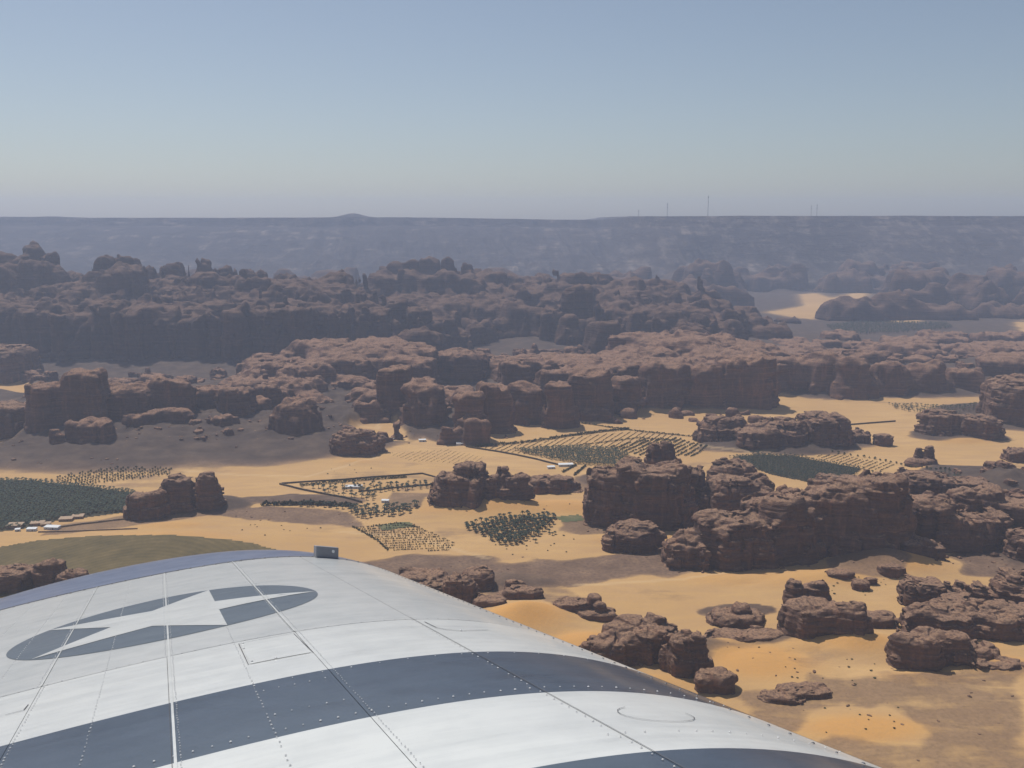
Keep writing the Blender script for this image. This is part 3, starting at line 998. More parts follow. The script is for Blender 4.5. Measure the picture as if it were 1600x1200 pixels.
for k in range(56):
    D = rr.uniform(2130, 2560); px = rr.uniform(760, 1210)
    yt = 580 - (D - 2130) / 430 * 56 + rr.uniform(-7, 9)
    w = rr.uniform(40, 110)
    if 760 < px < 900 and D > 2380:
        continue
    m3.append(dlobe(px - w / 2, px + w / 2, D, yt, rr.uniform(.5, 1.1), rr.uniform(.15, .3)))
for k in range(46):
    D = rr.uniform(1880, 2060); px = rr.uniform(640, 1215)
    w = rr.uniform(10, 34)
    g0 = gz1(at_dist(px, 600, D)[0], D)
    m3.append(dlobe(px - w / 2, px + w / 2, D, 345 + (CAMZ - g0 - rr.uniform(5, 26)) / D * F, rr.uniform(.6, 1.2), .35, .25))
m3 += [dlobe(760, 930, 2360, 560, .7, .6, .3), dlobe(930, 1090, 2380, 550, .7, .6, .3), dlobe(1060, 1215, 2340, 548, .8, .6, .3), dlobe(950, 1180, 2500, 528, .6, .6, .2)]
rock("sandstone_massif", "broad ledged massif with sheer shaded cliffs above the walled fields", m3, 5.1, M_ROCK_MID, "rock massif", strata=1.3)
m4 = [lobe(1205, 1262, 612, 560, .9, .35), lobe(1255, 1310, 612, 555, .9, .4), lobe(1300, 1360, 622, 560, .8, .35, .3), lobe(1355, 1420, 618, 566, .8, .4, .3), lobe(1410, 1480, 612, 565, .8, .4, .3),
      lobe(1470, 1540, 610, 575, .8, .4, .3), lobe(1520, 1600, 590, 560, .8, .4)]
for k in range(40):
    D = rr.uniform(2450, 3300); px = rr.uniform(1180, 1640)
    yt = 560 - (D - 2400) / 900 * 42 + rr.uniform(-3, 10)
    w = rr.uniform(40, 100)
    m4.append(dlobe(px - w / 2, px + w / 2, D, yt, rr.uniform(.6, 1.0), .35, .3))
rock("sandstone_massif", "low rounded brown hills beyond the distant palm strip", m4, 6.6, M_ROCK_MID, "rock massif", strata=1.0, blocks=1.6)

# ---- the high cliff line at left, its domes, and what lies behind
m1 = []
px = -70
while px < 640:
    w = rr.uniform(26, 58)
    rec = max(0, px - 430) * 1.3 + (90 if px < 60 else 0)
    m1.append(dlobe(px, px + w, 2640 + rec + rr.uniform(-40, 40), 484 + rr.uniform(-12, 12) - (px > 520) * 2, 1.6, .18, .02))
    px += w * 0.86
for k in range(70):
    D = rr.uniform(2760, 3150); px = rr.uniform(-60, 610)
    base = 478 - (D - 2760) / 390 * 42 + max(0, px - 400) * 0.06
    w = rr.uniform(26, 60)
    m1.append(dlobe(px - w / 2, px + w / 2, D, base + rr.uniform(-10, 12), rr.uniform(.7, 1.2), .35, .12))
m1 += [dlobe(-140, 180, 2950, 468, .9, .3, .03), dlobe(110, 420, 2940, 472, .9, .3, .03), dlobe(340, 600, 3020, 478, 1.0, .3, .05), dlobe(-120, 260, 3150, 436, .6, .5, .1), dlobe(200, 570, 3150, 444, .6, .5, .1)]
for (a, b, yt) in ((-30, 45, 390), (28, 78, 384), (60, 106, 396), (95, 140, 428), (136, 185, 402), (165, 222, 398), (205, 250, 418), (240, 292, 413), (286, 304, 409), (300, 345, 404), (340, 378, 416), (372, 425, 420), (418, 470, 428), (462, 512, 431), (505, 560, 428), (548, 590, 452)):
    m1.append(dlobe(a, b, 3180 + rr.uniform(-50, 50), yt, .9, .45, .12))
    m1.append(dlobe(a - 10, b + 10, 3050 + rr.uniform(-50, 50), yt + rr.uniform(16, 30), .9, .4, .12))
for k in range(120):
    D = rr.uniform(2700, 3230); px = rr.uniform(-40, 600); w = rr.uniform(8, 20)
    m1.append(dlobe(px - w / 2, px + w / 2, D, 482 - (D - 2700) / 530 * 62 + max(0, px - 380) * .09 - rr.uniform(0, 13), rr.uniform(.7, 1.2), .5, .06))
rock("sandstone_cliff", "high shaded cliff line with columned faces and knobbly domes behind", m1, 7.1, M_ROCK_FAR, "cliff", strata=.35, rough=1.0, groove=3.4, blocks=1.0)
m5 = []
for (a, b, yt) in ((560, 604, 446), (586, 640, 412), (628, 660, 408), (650, 690, 404), (684, 722, 407), (715, 752, 412), (745, 792, 422), (780, 830, 430), (820, 880, 429), (868, 930, 427), (915, 968, 426), (955, 1010, 436), (1000, 1080, 437), (1068, 1130, 456)):
    m5.append(dlobe(a, b, 3650 + rr.uniform(-80, 80), yt, .9, .4, .14))
    m5.append(dlobe(a - 14, b + 8, 3480 + rr.uniform(-60, 60), yt + rr.uniform(14, 30), .9, .35, .14))
m5 = [q for q in m5 if not (q[0] > 780 and q[1] > 3300)]
m5 += [dlobe(540, 820, 3420, 462, .9, .5, .15), dlobe(760, 1090, 3380, 474, .8, .5, .15), dlobe(980, 1160, 3320, 488, .8, .5, .2), dlobe(560, 800, 3600, 430, .5, .5, .2), dlobe(760, 1080, 3600, 444, .5, .5, .2)]
m5 += [dlobe(1080, 1150, 3420, 466, .9, .5, .3), dlobe(1120, 1190, 3480, 482, .9, .5, .35), dlobe(1150, 1216, 3300, 499, .9, .5, .35), dlobe(1180, 1236, 3150, 509, .8, .5, .35), dlobe(1100, 1170, 3020, 502, .8, .4, .3), dlobe(1060, 1120, 3150, 484, .8, .4, .25), dlobe(1090, 1200, 3250, 494, .8, .5, .3)]
m5.append(dlobe(872, 930, 3120, 446, .9, .35, .1))
for k in range(110):
    D = rr.uniform(2750, 3450); px = rr.uniform(590, 1150)
    base = 520 - (D - 2700) / 750 * 62 + max(0, px - 1050) * 0.08
    w = rr.uniform(30, 74)
    if 740 < px < 930 and D < 2950:
        continue
    m5.append(dlobe(px - w / 2, px + w / 2, D, base + rr.uniform(-10, 14), rr.uniform(.6, 1.1), .35, .2))
for k in range(110):
    D = rr.uniform(2800, 3680); px = rr.uniform(580, 1120); w = rr.uniform(8, 20)
    if 740 < px < 930 and D < 2980:
        continue
    m5.append(dlobe(px - w / 2, px + w / 2, D, 512 - (D - 2800) / 880 * 84 + max(0, px - 1000) * .14 - rr.uniform(0, 12), rr.uniform(.7, 1.2), .5, .08))
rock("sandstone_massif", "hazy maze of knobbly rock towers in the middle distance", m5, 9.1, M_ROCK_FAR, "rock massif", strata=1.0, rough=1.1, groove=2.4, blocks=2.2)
m6 = [dlobe(1284, 1380, 3950, 466, .7, .5, .5), dlobe(1350, 1445, 4000, 459, .6, .5, .5), dlobe(1216, 1250, 3800, 490, .8, .5, .7), dlobe(1420, 1520, 4000, 478, .6, .5, .6), dlobe(1500, 1640, 4050, 480, .5, .5, .5)]
for k in range(46):
    D = rr.uniform(4350, 5100); px = rr.uniform(1040, 1660)
    if 1150 < px < 1400:
        continue
    w = rr.uniform(34, 90)
    m6.append(dlobe(px - w / 2, px + w / 2, D, 452 - (D - 4350) / 750 * 42 + rr.uniform(-8, 10), .8, .4, .35))
for k in range(26):
    D = rr.uniform(5500, 5850); px = rr.uniform(1080, 1460); w = rr.uniform(30, 80)
    m6.append(dlobe(px - w / 2, px + w / 2, D, rr.uniform(412, 444), .7, .45, .35))
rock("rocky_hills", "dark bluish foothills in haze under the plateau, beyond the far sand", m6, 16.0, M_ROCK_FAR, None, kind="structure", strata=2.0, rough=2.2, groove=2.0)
m7 = []
for k in range(40):
    D = rr.uniform(4100, 5000); px = rr.uniform(60, 1000)
    w = rr.uniform(40, 90)
    m7.append(dlobe(px - w / 2, px + w / 2, D, 456 - (D - 4100) / 900 * 40 + rr.uniform(-4, 10), .8, .45, .35))
rock("rocky_hills", "faint hazy knolls between the rock towers and the plateau", m7, 22.0, M_ROCK_FAR, None, kind="structure", strata=2.0, rough=2.2, groove=2.0)
print("rock triangles", TRI, "ground", len(QUADS.reshape(-1, 4)) * 2)

# ------------------------------------------------------------------ loose stones and dry shrubs on the sand
def stone_mesh(seed, rx, ry, rz):
    r = np.random.default_rng(seed)
    import bmesh
    bm = bmesh.new()
    bmesh.ops.create_icosphere(bm, subdivisions=1, radius=1.0)
    for v in bm.verts:
        k = 0.75 + 0.5 * r.random()
        v.co = (v.co.x * rx * k, v.co.y * ry * k, (v.co.z * k + 0.25) * rz)
    me = bpy.data.meshes.new("boulder")
    bm.to_mesh(me); bm.free()
    me.materials.append(M_ROCK)
    return me


def scatter_px(poly, n, seed):
    """n ground points spread over a pixel polygon's patch of ground"""
    pw = poly_world(poly)
    r = np.random.default_rng(seed)
    out = []
    while len(out) < n:
        x = r.uniform(pw[:, 0].min(), pw[:, 0].max(), 200); y = r.uniform(pw[:, 1].min(), pw[:, 1].max(), 200)
        m = inside(pw, x, y)
        out += list(zip(x[m], y[m]))
        if not m.any():
            break
    return out[:n]


def leaf_clump(n, rx, rz, leaf, seed, z0=0.0):
    """n leaf-sized quads through a rounded volume"""
    r = np.random.default_rng(seed)
    v = []; f = []
    for i in range(n):
        while True:
            p = r.uniform(-1, 1, 3)
            if 0.15 < p @ p < 1:
                break
        c = np.array([p[0] * rx, p[1] * rx, z0 + (p[2] * 0.5 + 0.5) * rz])
        a = r.normal(size=3); a /= np.linalg.norm(a)
        b = np.cross(a, r.normal(size=3)); b /= np.linalg.norm(b) + 1e-9
        s = leaf * r.uniform(0.6, 1.3)
        k = len(v)
        v += [c - a * s - b * s * .5, c + a * s - b * s * .5, c + a * s * .8 + b * s * .5, c - a * s * .8 + b * s * .5]
        f.append((k, k + 1, k + 2, k + 3))
    return np.array(v), f


def me_from(name, v, f, mats, midx=None):
    me = bpy.data.meshes.new(name)
    me.from_pydata([tuple(q) for q in v], [], [tuple(q) for q in f])
    for m in (mats if isinstance(mats, (list, tuple)) else [mats]):
        me.materials.append(m)
    if midx is not None:
        me.polygons.foreach_set("material_index", np.asarray(midx, dtype=np.int32))
    me.update()
    return me


STONES = [stone_mesh(k, 1.6 + .2 * k, 1.3, 1.0 + .1 * k) for k in range(5)]
SHRUBS = []
for k in range(4):
    v, f = leaf_clump(46, 1.2, 1.3, 0.42, 40 + k)
    SHRUBS.append(me_from("shrub", v, f, M_DRY if k % 2 else M_BUSH))
rs = random.Random(11)
STONE_ZONES = [
    ([(1180, 1075), (1600, 1060), (1600, 1190), (1400, 1190)], 18, "brown stone lying on the gravel plain beyond the wing's lower edge"),
    ([(1090, 985), (1200, 1010), (1380, 1030), (1290, 1060), (1160, 1060)], 16, "small stone on the sand hollow below the beehive boulder"),
    ([(640, 868), (880, 872), (1030, 866), (1100, 892), (880, 905), (800, 915)], 16, "dark stone on the grey gravel plain above the orange dune"),
    ([(1290, 880), (1420, 880), (1400, 925), (1300, 925)], 14, "stone on the gravel patch under the pointed dune"),
    ([(300, 800), (545, 798), (560, 822), (380, 815)], 16, "stone on the eroded bank below the hedge of palms"),
    ([(700, 775), (920, 780), (900, 805), (690, 808)], 12, "stone on the smooth dune above the triangular palm grove"),
]
for poly, n, lab in STONE_ZONES:
    for (x, y) in scatter_px(poly, n, n + len(lab)):
        o = bpy.data.objects.new("boulder", rs.choice(STONES))
        s = rs.uniform(.45, 1.25)
        o.location = (x, y, gz1(x, y) - 0.2); o.rotation_euler = (0, 0, rs.uniform(0, 6.3)); o.scale = (s, s, s * rs.uniform(.6, 1))
        link(o); tag(o, lab, "boulder", "loose stones: " + lab[-40:])
BLOCK_ZONES = [
    ([(640, 690), (720, 700), (900, 670), (1100, 645), (1210, 640), (1210, 628), (1000, 640), (800, 662), (640, 670)], 60, "fallen block at the foot of the broad ledged massif"),
    ([(60, 700), (300, 690), (500, 690), (560, 680), (520, 650), (300, 640), (100, 660), (0, 700), (20, 728), (300, 725)], 110, "fallen block on the long gravel slope at left"),
    ([(1040, 895), (1150, 898), (1390, 862), (1390, 855), (1150, 890)], 16, "fallen block along the foot of the long dark wall"),
    ([(900, 838), (1090, 838), (1090, 828), (910, 826)], 10, "fallen block along the foot of the tall knobbed butte"),
    ([(1410, 870), (1600, 905), (1600, 860), (1480, 860)], 22, "fallen block on the rocky slope above the layered terrace"),
]
for poly, n, lab in BLOCK_ZONES:
    for (x, y) in scatter_px(poly, n, 5 * n + len(lab)):
        o = bpy.data.objects.new("boulder", rs.choice(STONES))
        s = rs.uniform(.7, 1.0) * (1.0 + 2.6 * rs.random() ** 3)
        o.location = (x, y, gz1(x, y) - 0.3); o.rotation_euler = (rs.uniform(-.3, .3), rs.uniform(-.3, .3), rs.uniform(0, 6.3)); o.scale = (s, s, s * rs.uniform(.7, 1.2))
        link(o); tag(o, lab, "boulder", "fallen blocks: " + lab[-40:])
# small crags: eight shapes, set one by one on the slopes
CRAGS = []
rc = random.Random(77)
for k in range(8):
    x0_, y0_ = -600 + 170 * k, -1200
    g0 = gz1(x0_, y0_)
    lb = []
    for j in range(rc.randint(2, 4)):
        w = rc.uniform(9, 18)
        lb.append((x0_ + rc.uniform(-14, 14), y0_ + rc.uniform(-9, 9), w, w * rc.uniform(.6, 1.0), rc.uniform(0, 3), g0 + rc.uniform(9, 26), rc.uniform(.2, .45), rc.uniform(.05, .3)))
    V, Q = rock_field(lb, 2.3)
    V = V - np.array([x0_, y0_, g0 + 2.5])
    me = me_from("crag", V, Q.tolist(), M_ROCK_MID)
    CRAGS.append(me)
CRAG_ZONES = [
    (120, (-20, 640), (1640, 2080), (.10, .8), "small dark crag jutting from the long gravel slope at left"),
    (44, (-20, 480), (2180, 2420), (.4, 1.2), "small crag in the hollow under the high shaded cliff"),
    (45, (640, 1215), (1890, 2060), (.25, .8), "small crag at the foot of the broad ledged massif"),
    (60, (1200, 1620), (2230, 2900), (.5, 1.5), "small crag among the low rounded brown hills"),
    (30, (700, 980), (2500, 2800), (.7, 1.8), "small crag in the hazy hollow behind the ledged massif"),
    (26, (1500, 1640), (1180, 1450), (.25, .7), "small crag on the gravel slope beside the broken sandstone block"),
]
for n, (pa, pb), (da, db), (sa, sb), lab in CRAG_ZONES:
    for k in range(n):
        D = rc.uniform(da, db); x = at_dist(rc.uniform(pa, pb), 600, D)[0]
        i_ = min(np.searchsorted(XS, x), nxg - 1); j_ = min(np.searchsorted(YS, D), nyg - 1)
        if GRAV[j_ * nxg + i_] < 0.5:
            continue
        o = bpy.data.objects.new("sandstone_crag", rc.choice(CRAGS))
        s = sa + (sb - sa) * rc.random() ** 2.0
        o.location = (x, D, gz1(x, D) - 1.0); o.rotation_euler = (0, 0, rc.uniform(0, 6.3)); o.scale = (s * rc.uniform(.8, 1.5), s * rc.uniform(.8, 1.3), s * rc.uniform(.7, 1.25))
        link(o); tag(o, lab, "rock outcrop", "crags: " + lab[-44:])
SHRUB_ZONES = [
    ([(1180, 1010), (1390, 1020), (1400, 1075), (1250, 1080)], 14, "dry desert shrub on the sand between the horned outcrop and whale backed rock"),
    ([(1240, 1110), (1420, 1105), (1440, 1150), (1260, 1155)], 9, "dry desert shrub on the orange sand patch near the lower right"),
    ([(1250, 895), (1400, 905), (1390, 935), (1300, 935)], 10, "dry desert shrub above the horned outcrop"),
    ([(760, 845), (900, 835), (900, 870), (800, 872)], 14, "scrubby bush on the sand just below the triangular palm grove"),
    ([(430, 735), (590, 720), (590, 745), (430, 750)], 8, "lone bush on the pale flat above the walled garden"),
    ([(330, 815), (520, 825), (500, 850), (430, 845)], 10, "lone bush on the sand beyond the wing tip"),
]
for poly, n, lab in SHRUB_ZONES:
    for (x, y) in scatter_px(poly, n, 3 * n + len(lab)):
        o = bpy.data.objects.new("desert_shrub", rs.choice(SHRUBS))
        s = rs.uniform(.5, 1.2)
        o.location = (x, y, gz1(x, y) - 0.1); o.rotation_euler = (0, 0, rs.uniform(0, 6.3)); o.scale = (s, s, s * .9)
        link(o); tag(o, lab, "shrub", "desert shrubs: " + lab[-40:])

# ------------------------------------------------------------------ fields
def field_sheet(name, label, poly, mat, lift=0.35, step=3.6):
    pw = poly_world(poly)
    xs = np.arange(pw[:, 0].min(), pw[:, 0].max() + step, step); ys = np.arange(pw[:, 1].min(), pw[:, 1].max() + step, step)
    X, Y = np.meshgrid(xs, ys, indexing='ij')
    Z = gz(X.ravel(), Y.ravel()).reshape(X.shape) + lift
    cx, cy = (X[:-1, :-1] + X[1:, 1:]) / 2, (Y[:-1, :-1] + Y[1:, 1:]) / 2
    nse = (fbm2(cx / 22, cy / 22, 7, 2) - .5) * 14
    d = seg_dist(pw, cx, cy); d = np.where(inside(pw, cx, cy), d, -d)
    m = d + nse * 0.35 > 0
    id_ = np.arange(X.size).reshape(X.shape)
    q = np.stack([id_[:-1, :-1][m], id_[1:, :-1][m], id_[1:, 1:][m], id_[:-1, 1:][m]], -1)
    V = np.stack([X.ravel(), Y.ravel(), Z.ravel()], 1)
    used, invx = np.unique(q, return_inverse=True)
    o = mesh_obj(name, V[used], invx.reshape(-1, 4), mat, None, True)
    tag(o, label, kind="structure")
    return o


field_sheet("crop_field", "round brown green crop field behind the wing tip",
            [(-40, 880), (0, 856), (60, 846), (150, 839), (250, 838), (340, 843), (400, 852), (450, 866), (440, 890), (300, 935), (100, 950), (-40, 945)], M_CROP)
field_sheet("crop_field", "small green plot right of the triangular palm grove",
            [(868, 810), (905, 806), (915, 814), (880, 818)], M_GREENCROP)
field_sheet("crop_field", "faint green plot among the shrub rows",
            [(585, 822), (640, 818), (652, 824), (600, 829)], M_GREENCROP)
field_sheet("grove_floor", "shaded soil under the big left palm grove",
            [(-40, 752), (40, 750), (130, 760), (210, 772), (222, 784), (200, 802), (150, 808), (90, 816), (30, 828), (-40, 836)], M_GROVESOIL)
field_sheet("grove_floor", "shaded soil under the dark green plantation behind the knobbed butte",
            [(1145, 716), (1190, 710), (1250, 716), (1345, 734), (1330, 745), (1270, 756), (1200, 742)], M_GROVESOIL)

# ------------------------------------------------------------------ palms
def palm_parts(seed, nf=15, h=5.2):
    r = random.Random(seed)
    t = MB()
    lean = r.uniform(-.25, .25)
    t.tube([(0, 0, -0.6), (lean * .3, 0, h * .4), (lean, 0, h)], [.42, .30, .26], 5)
    v = []; f = []
    for i in range(nf):
        a = 2 * math.pi * i / nf + r.uniform(-.2, .2)
        up = r.uniform(0.1, 1.15); L = r.uniform(2.6, 3.6)
        c, s = math.cos(a), math.sin(a)
        prev = None
        k0 = len(v)
        for j in range(4):
            q = j / 3
            rad = L * q * (0.95 if up < .9 else .75)
            z = h + L * (up * q - (0.75 + .35 * up) * q * q)
            w = [.2, .66, .56, .08][j]
            v += [(lean + c * rad - s * w, s * rad + c * w, z - .12 * w), (lean + c * rad + s * w, s * rad - c * w, z - .12 * w)]
        for j in range(3):
            b = k0 + 2 * j
            f.append((b, b + 1, b + 3, b + 2))
    return t, v, f


PALMS = []
for k in range(5):
    t, v, f = palm_parts(100 + k, 15 + k % 3, 4.2 + .5 * k)
    tm_ = me_from("trunk", t.v, t.f, M_BARK)
    cm_ = me_from("crown", v, f, M_PALM)
    PALMS.append((tm_, cm_))


def add_palm(x, y, s, label, group, rnd):
    tm_, cm_ = rnd.choice(PALMS)
    e = bpy.data.objects.new("palm_tree", None)
    e.location = (x, y, gz1(x, y)); e.rotation_euler = (0, 0, rnd.uniform(0, 6.3)); e.scale = (s, s, s * rnd.uniform(.85, 1.1))
    link(e); tag(e, label, "palm tree", group)
    for nm, me in (("trunk", tm_), ("crown", cm_)):
        o = bpy.data.objects.new(nm, me)
        link(o, e)


def grid_points(poly, dx, dy, rot, jit, seed, drop=0.0):
    pw = poly_world(poly)
    c = pw.mean(0)
    R = np.abs(pw - c).max() * 1.6
    r = np.random.default_rng(seed)
    a, b = np.meshgrid(np.arange(-R, R, dx), np.arange(-R, R, dy))
    a = a.ravel() + r.normal(size=a.size) * jit; b = b.ravel() + r.normal(size=b.size) * jit
    x = c[0] + a * math.cos(rot) - b * math.sin(rot); y = c[1] + a * math.sin(rot) + b * math.cos(rot)
    m = inside(pw, x, y) & (r.random(x.size) >= drop)
    return list(zip(x[m], y[m]))


rp = random.Random(21)
n_palm = 0
for (x, y) in grid_points([(720, 822), (780, 813), (868, 807), (868, 818), (838, 838), (802, 854), (784, 854)], 6.6, 7.0, 0.25, .5, 1, 0.04):
    add_palm(x, y, rp.uniform(1.05, 1.4), "date palm in the triangular grove below the smooth dune", "palms of the triangular grove", rp); n_palm += 1
for (x, y) in scatter_px([(810, 838), (870, 832), (862, 848), (815, 856)], 9, 4):
    add_palm(x, y, rp.uniform(.7, 1.0), "stray date palm off the right flank of the triangular grove", "stray palms by the triangular grove", rp); n_palm += 1
for (x, y) in grid_points([(466, 762), (560, 752), (650, 745), (688, 752), (690, 763), (600, 772), (580, 786), (530, 776)], 8.5, 9.0, 0.1, 1.8, 2, 0.25)[:95]:
    add_palm(x, y, rp.uniform(.8, 1.3), "date palm inside the walled garden beside the low dark ridge", "palms of the walled garden", rp); n_palm += 1
for (x, y) in grid_points([(405, 790), (560, 788), (690, 778), (640, 806), (560, 812), (540, 796)], 6.5, 7.5, -0.05, 1.6, 6, 0.1)[:72]:
    add_palm(x, y, rp.uniform(.9, 1.35), "date palm in the ragged belt below the walled garden", "palms of the belt below the garden", rp); n_palm += 1
print("palms", n_palm)


def merged(name, label, pts, srcs, smin, smax, seed, mats):
    """many alike plants that read as one mass, joined"""
    r = random.Random(seed)
    V = []; Fq = []; MI = []; off = 0
    for (x, y) in pts:
        v, f, mi = r.choice(srcs)
        a = r.uniform(0, 6.3); s = r.uniform(smin, smax)
        c, n = math.cos(a) * s, math.sin(a) * s
        w = np.stack([v[:, 0] * c - v[:, 1] * n + x, v[:, 0] * n + v[:, 1] * c + y, v[:, 2] * s + gz1(x, y)], 1)
        V.append(w); Fq.append(f + off); MI.append(mi); off += len(v)
    o = mesh_obj(name, np.concatenate(V), np.concatenate(Fq), mats, None, False, np.concatenate(MI))
    tag(o, label, kind="stuff")
    return o


PALM_SRC = []
for k in range(4):
    t, v, f = palm_parts(200 + k, 9, 4.6)
    tv = np.array(t.v); tf = np.array([q for q in t.f if len(q) == 4])
    vv = np.concatenate([tv, np.array(v)]); ff = np.concatenate([tf, np.array(f) + len(tv)])
    PALM_SRC.append((vv, ff, np.array([1] * len(tf) + [0] * len(f))))
BUSH_SRC = []
for k in range(4):
    v, f = leaf_clump(20, 1.5, 2.6, 0.82, 300 + k, 0.1)
    BUSH_SRC.append((v, np.array(f), np.zeros(len(f), int)))
merged("palm_grove", "dense dark green palm grove at the left behind the farm huts",
       grid_points([(-60, 752), (40, 750), (130, 760), (205, 770), (226, 782), (200, 802), (150, 806), (90, 814), (30, 826), (-60, 836)], 5.0, 5.0, 0.2, .9, 3, 0.03), PALM_SRC, .8, 1.15, 31, [M_PALM, M_BARK])
merged("palm_grove", "dark green plantation between the knobbed butte and two humped hill",
       grid_points([(1140, 716), (1185, 709), (1250, 715), (1350, 734), (1335, 746), (1270, 757), (1200, 742)], 6.0, 6.0, 0.3, .8, 8, 0.03), PALM_SRC, .7, 1.0, 32, [M_PALM, M_BARK])
merged("palm_grove", "dark palm strip inside the far walled fields",
       grid_points([(800, 704), (880, 699), (960, 702), (985, 712), (960, 730), (905, 728), (850, 716)], 5.6, 5.6, 0.5, .7, 9, 0.05), PALM_SRC, .9, 1.2, 33, [M_PALM, M_BARK])
merged("palm_grove", "far palm strip on the sand beside the broad low outcrop",
       grid_points([(1388, 633), (1440, 634), (1530, 632), (1535, 640), (1500, 648), (1440, 648), (1400, 640)], 9.0, 9.0, 0.1, 2.0, 10, 0.2), PALM_SRC, .9, 1.3, 34, [M_PALM, M_BARK])
merged("palm_grove", "hazy green oasis in the distance before the dark foothills",
       grid_points([(1290, 510), (1340, 504), (1480, 506), (1490, 514), (1400, 522), (1310, 522)], 12.0, 12.0, 0.1, 3.0, 12, 0.1), PALM_SRC, 1.3, 1.8, 36, [M_PALM, M_BARK])
merged("palm_grove", "green trees at the far wall beside the ledges behind the long dark ridge",
       grid_points([(1345, 738), (1500, 738), (1500, 752), (1380, 752)], 7.0, 7.0, 0.1, 1.5, 14, 0.2), PALM_SRC, .7, 1.0, 37, [M_PALM, M_BARK])

# orchards: small trees in rows
ORCH = []
BM = []
for k in range(4):
    v, f = leaf_clump(44, 1.5, 2.8, 0.6, 400 + k, 0.4)
    tr_ = MB(); tr_.tube([(0, 0, -.4), (0, 0, 1.4)], [.16, .1], 5)
    BM.append((me_from("crown", v, f, M_BUSH), me_from("trunk", tr_.v, tr_.f, M_BARK)))


def add_tree(x, y, s, label, group):
    a, b = rp.choice(BM)
    e = bpy.data.objects.new("orchard_tree", None)
    e.location = (x, y, gz1(x, y)); e.rotation_euler = (0, 0, rp.uniform(0, 6.3)); e.scale = (s, s, s)
    link(e); tag(e, label, "tree", group)
    link(bpy.data.objects.new("crown", a), e); link(bpy.data.objects.new("trunk", b), e)


pts = grid_points([(70, 752), (120, 740), (180, 733), (270, 733), (268, 744), (200, 752), (130, 760)], 7.0, 9.8, 1.35, .35, 5, 0.06)
for (x, y) in pts[:240]:
    add_tree(x, y, rp.uniform(.9, 1.3), "small orchard tree in the rows above the left palm grove", "orchard rows above the left grove")
# the row of trees along the far boundary
line = poly_world([(1300, 708), (1350, 716), (1400, 726), (1440, 731), (1500, 738)])
k = 0
for i in range(len(line) - 1):
    n = int(np.hypot(*(line[i + 1] - line[i])) / 9)
    for j in range(n):
        p = line[i] + (line[i + 1] - line[i]) * j / n
        add_tree(p[0] + rp.uniform(-1, 1), p[1] + rp.uniform(-1, 1), rp.uniform(1.0, 1.5), "round tree in the single row below the two pronged rock", "tree row on the pale sand")
merged("orchard", "pale rows of saplings in the far walled fields",
       grid_points([(745, 700), (820, 692), (990, 676), (1060, 682), (1040, 698), (970, 702), (880, 698), (800, 704), (860, 716), (790, 708)], 3.4, 11.5, 1.15, .3, 15, 0.06), BUSH_SRC, .45, .7, 38, [M_DRY])
merged("orchard", "darker bushes in rows behind the knob of the tall butte",
       grid_points([(950, 700), (1010, 688), (1060, 686), (1110, 700), (1080, 714), (1000, 712)], 4.2, 11.0, 1.0, .5, 16, 0.06), BUSH_SRC, .9, 1.3, 39, [M_BUSH])
merged("orchard", "sparse saplings in rows beside the dark green plantation",
       grid_points([(1270, 712), (1310, 710), (1400, 728), (1380, 738), (1340, 733)], 4.0, 9.0, 0.8, .3, 17, 0.06), BUSH_SRC, .5, .8, 40, [M_DRY])
merged("orchard", "dry shrub rows on the sand left of the triangular grove",
       grid_points([(553, 824), (650, 822), (712, 850), (700, 862), (610, 862)], 2.0, 8.5, 0.12, .45, 18, 0.15), BUSH_SRC, .4, .75, 41, [M_DRY])
merged("orchard", "faint planted rows on the pale flat above the walled garden",
       grid_points([(600, 708), (700, 704), (760, 716), (740, 728), (640, 722)], 4.0, 10.0, 1.2, .3, 19, 0.06), BUSH_SRC, .28, .45, 42, [M_DRY])

# ------------------------------------------------------------------ field walls and hedges
def wall_line(name, label, poly, h, w, mat, cat, jit=0.0):
    pw = poly_world(poly)
    root = empty(name, (pw[0][0], pw[0][1], gz1(*pw[0])))
    o = MB()
    base = np.array(root.location)
    for i in range(len(pw) - 1):
        L = float(np.hypot(*(pw[i + 1] - pw[i]))); n = max(1, int(L / 14))
        a = math.atan2(pw[i + 1][1] - pw[i][1], pw[i + 1][0] - pw[i][0])
        for j in range(n):
            p0 = pw[i] + (pw[i + 1] - pw[i]) * (j / n); p1 = pw[i] + (pw[i + 1] - pw[i]) * ((j + 1) / n)
            c = (p0 + p1) / 2
            hh = h * (1 + jit * rp.uniform(-1, 1))
            m = MB()
            z = gz1(*c)
            m.box(0, 0, hh / 2 - 0.8, L / n + 0.05, w, hh + 1.6, a)
            m.box(0, 0, hh + .06, L / n, w * 1.25, .18, a)
            s = m.build("wall_panel", mat, root)
            s.location = (c[0] - base[0], c[1] - base[1], z - base[2])
    tag(root, label, cat)
    return root


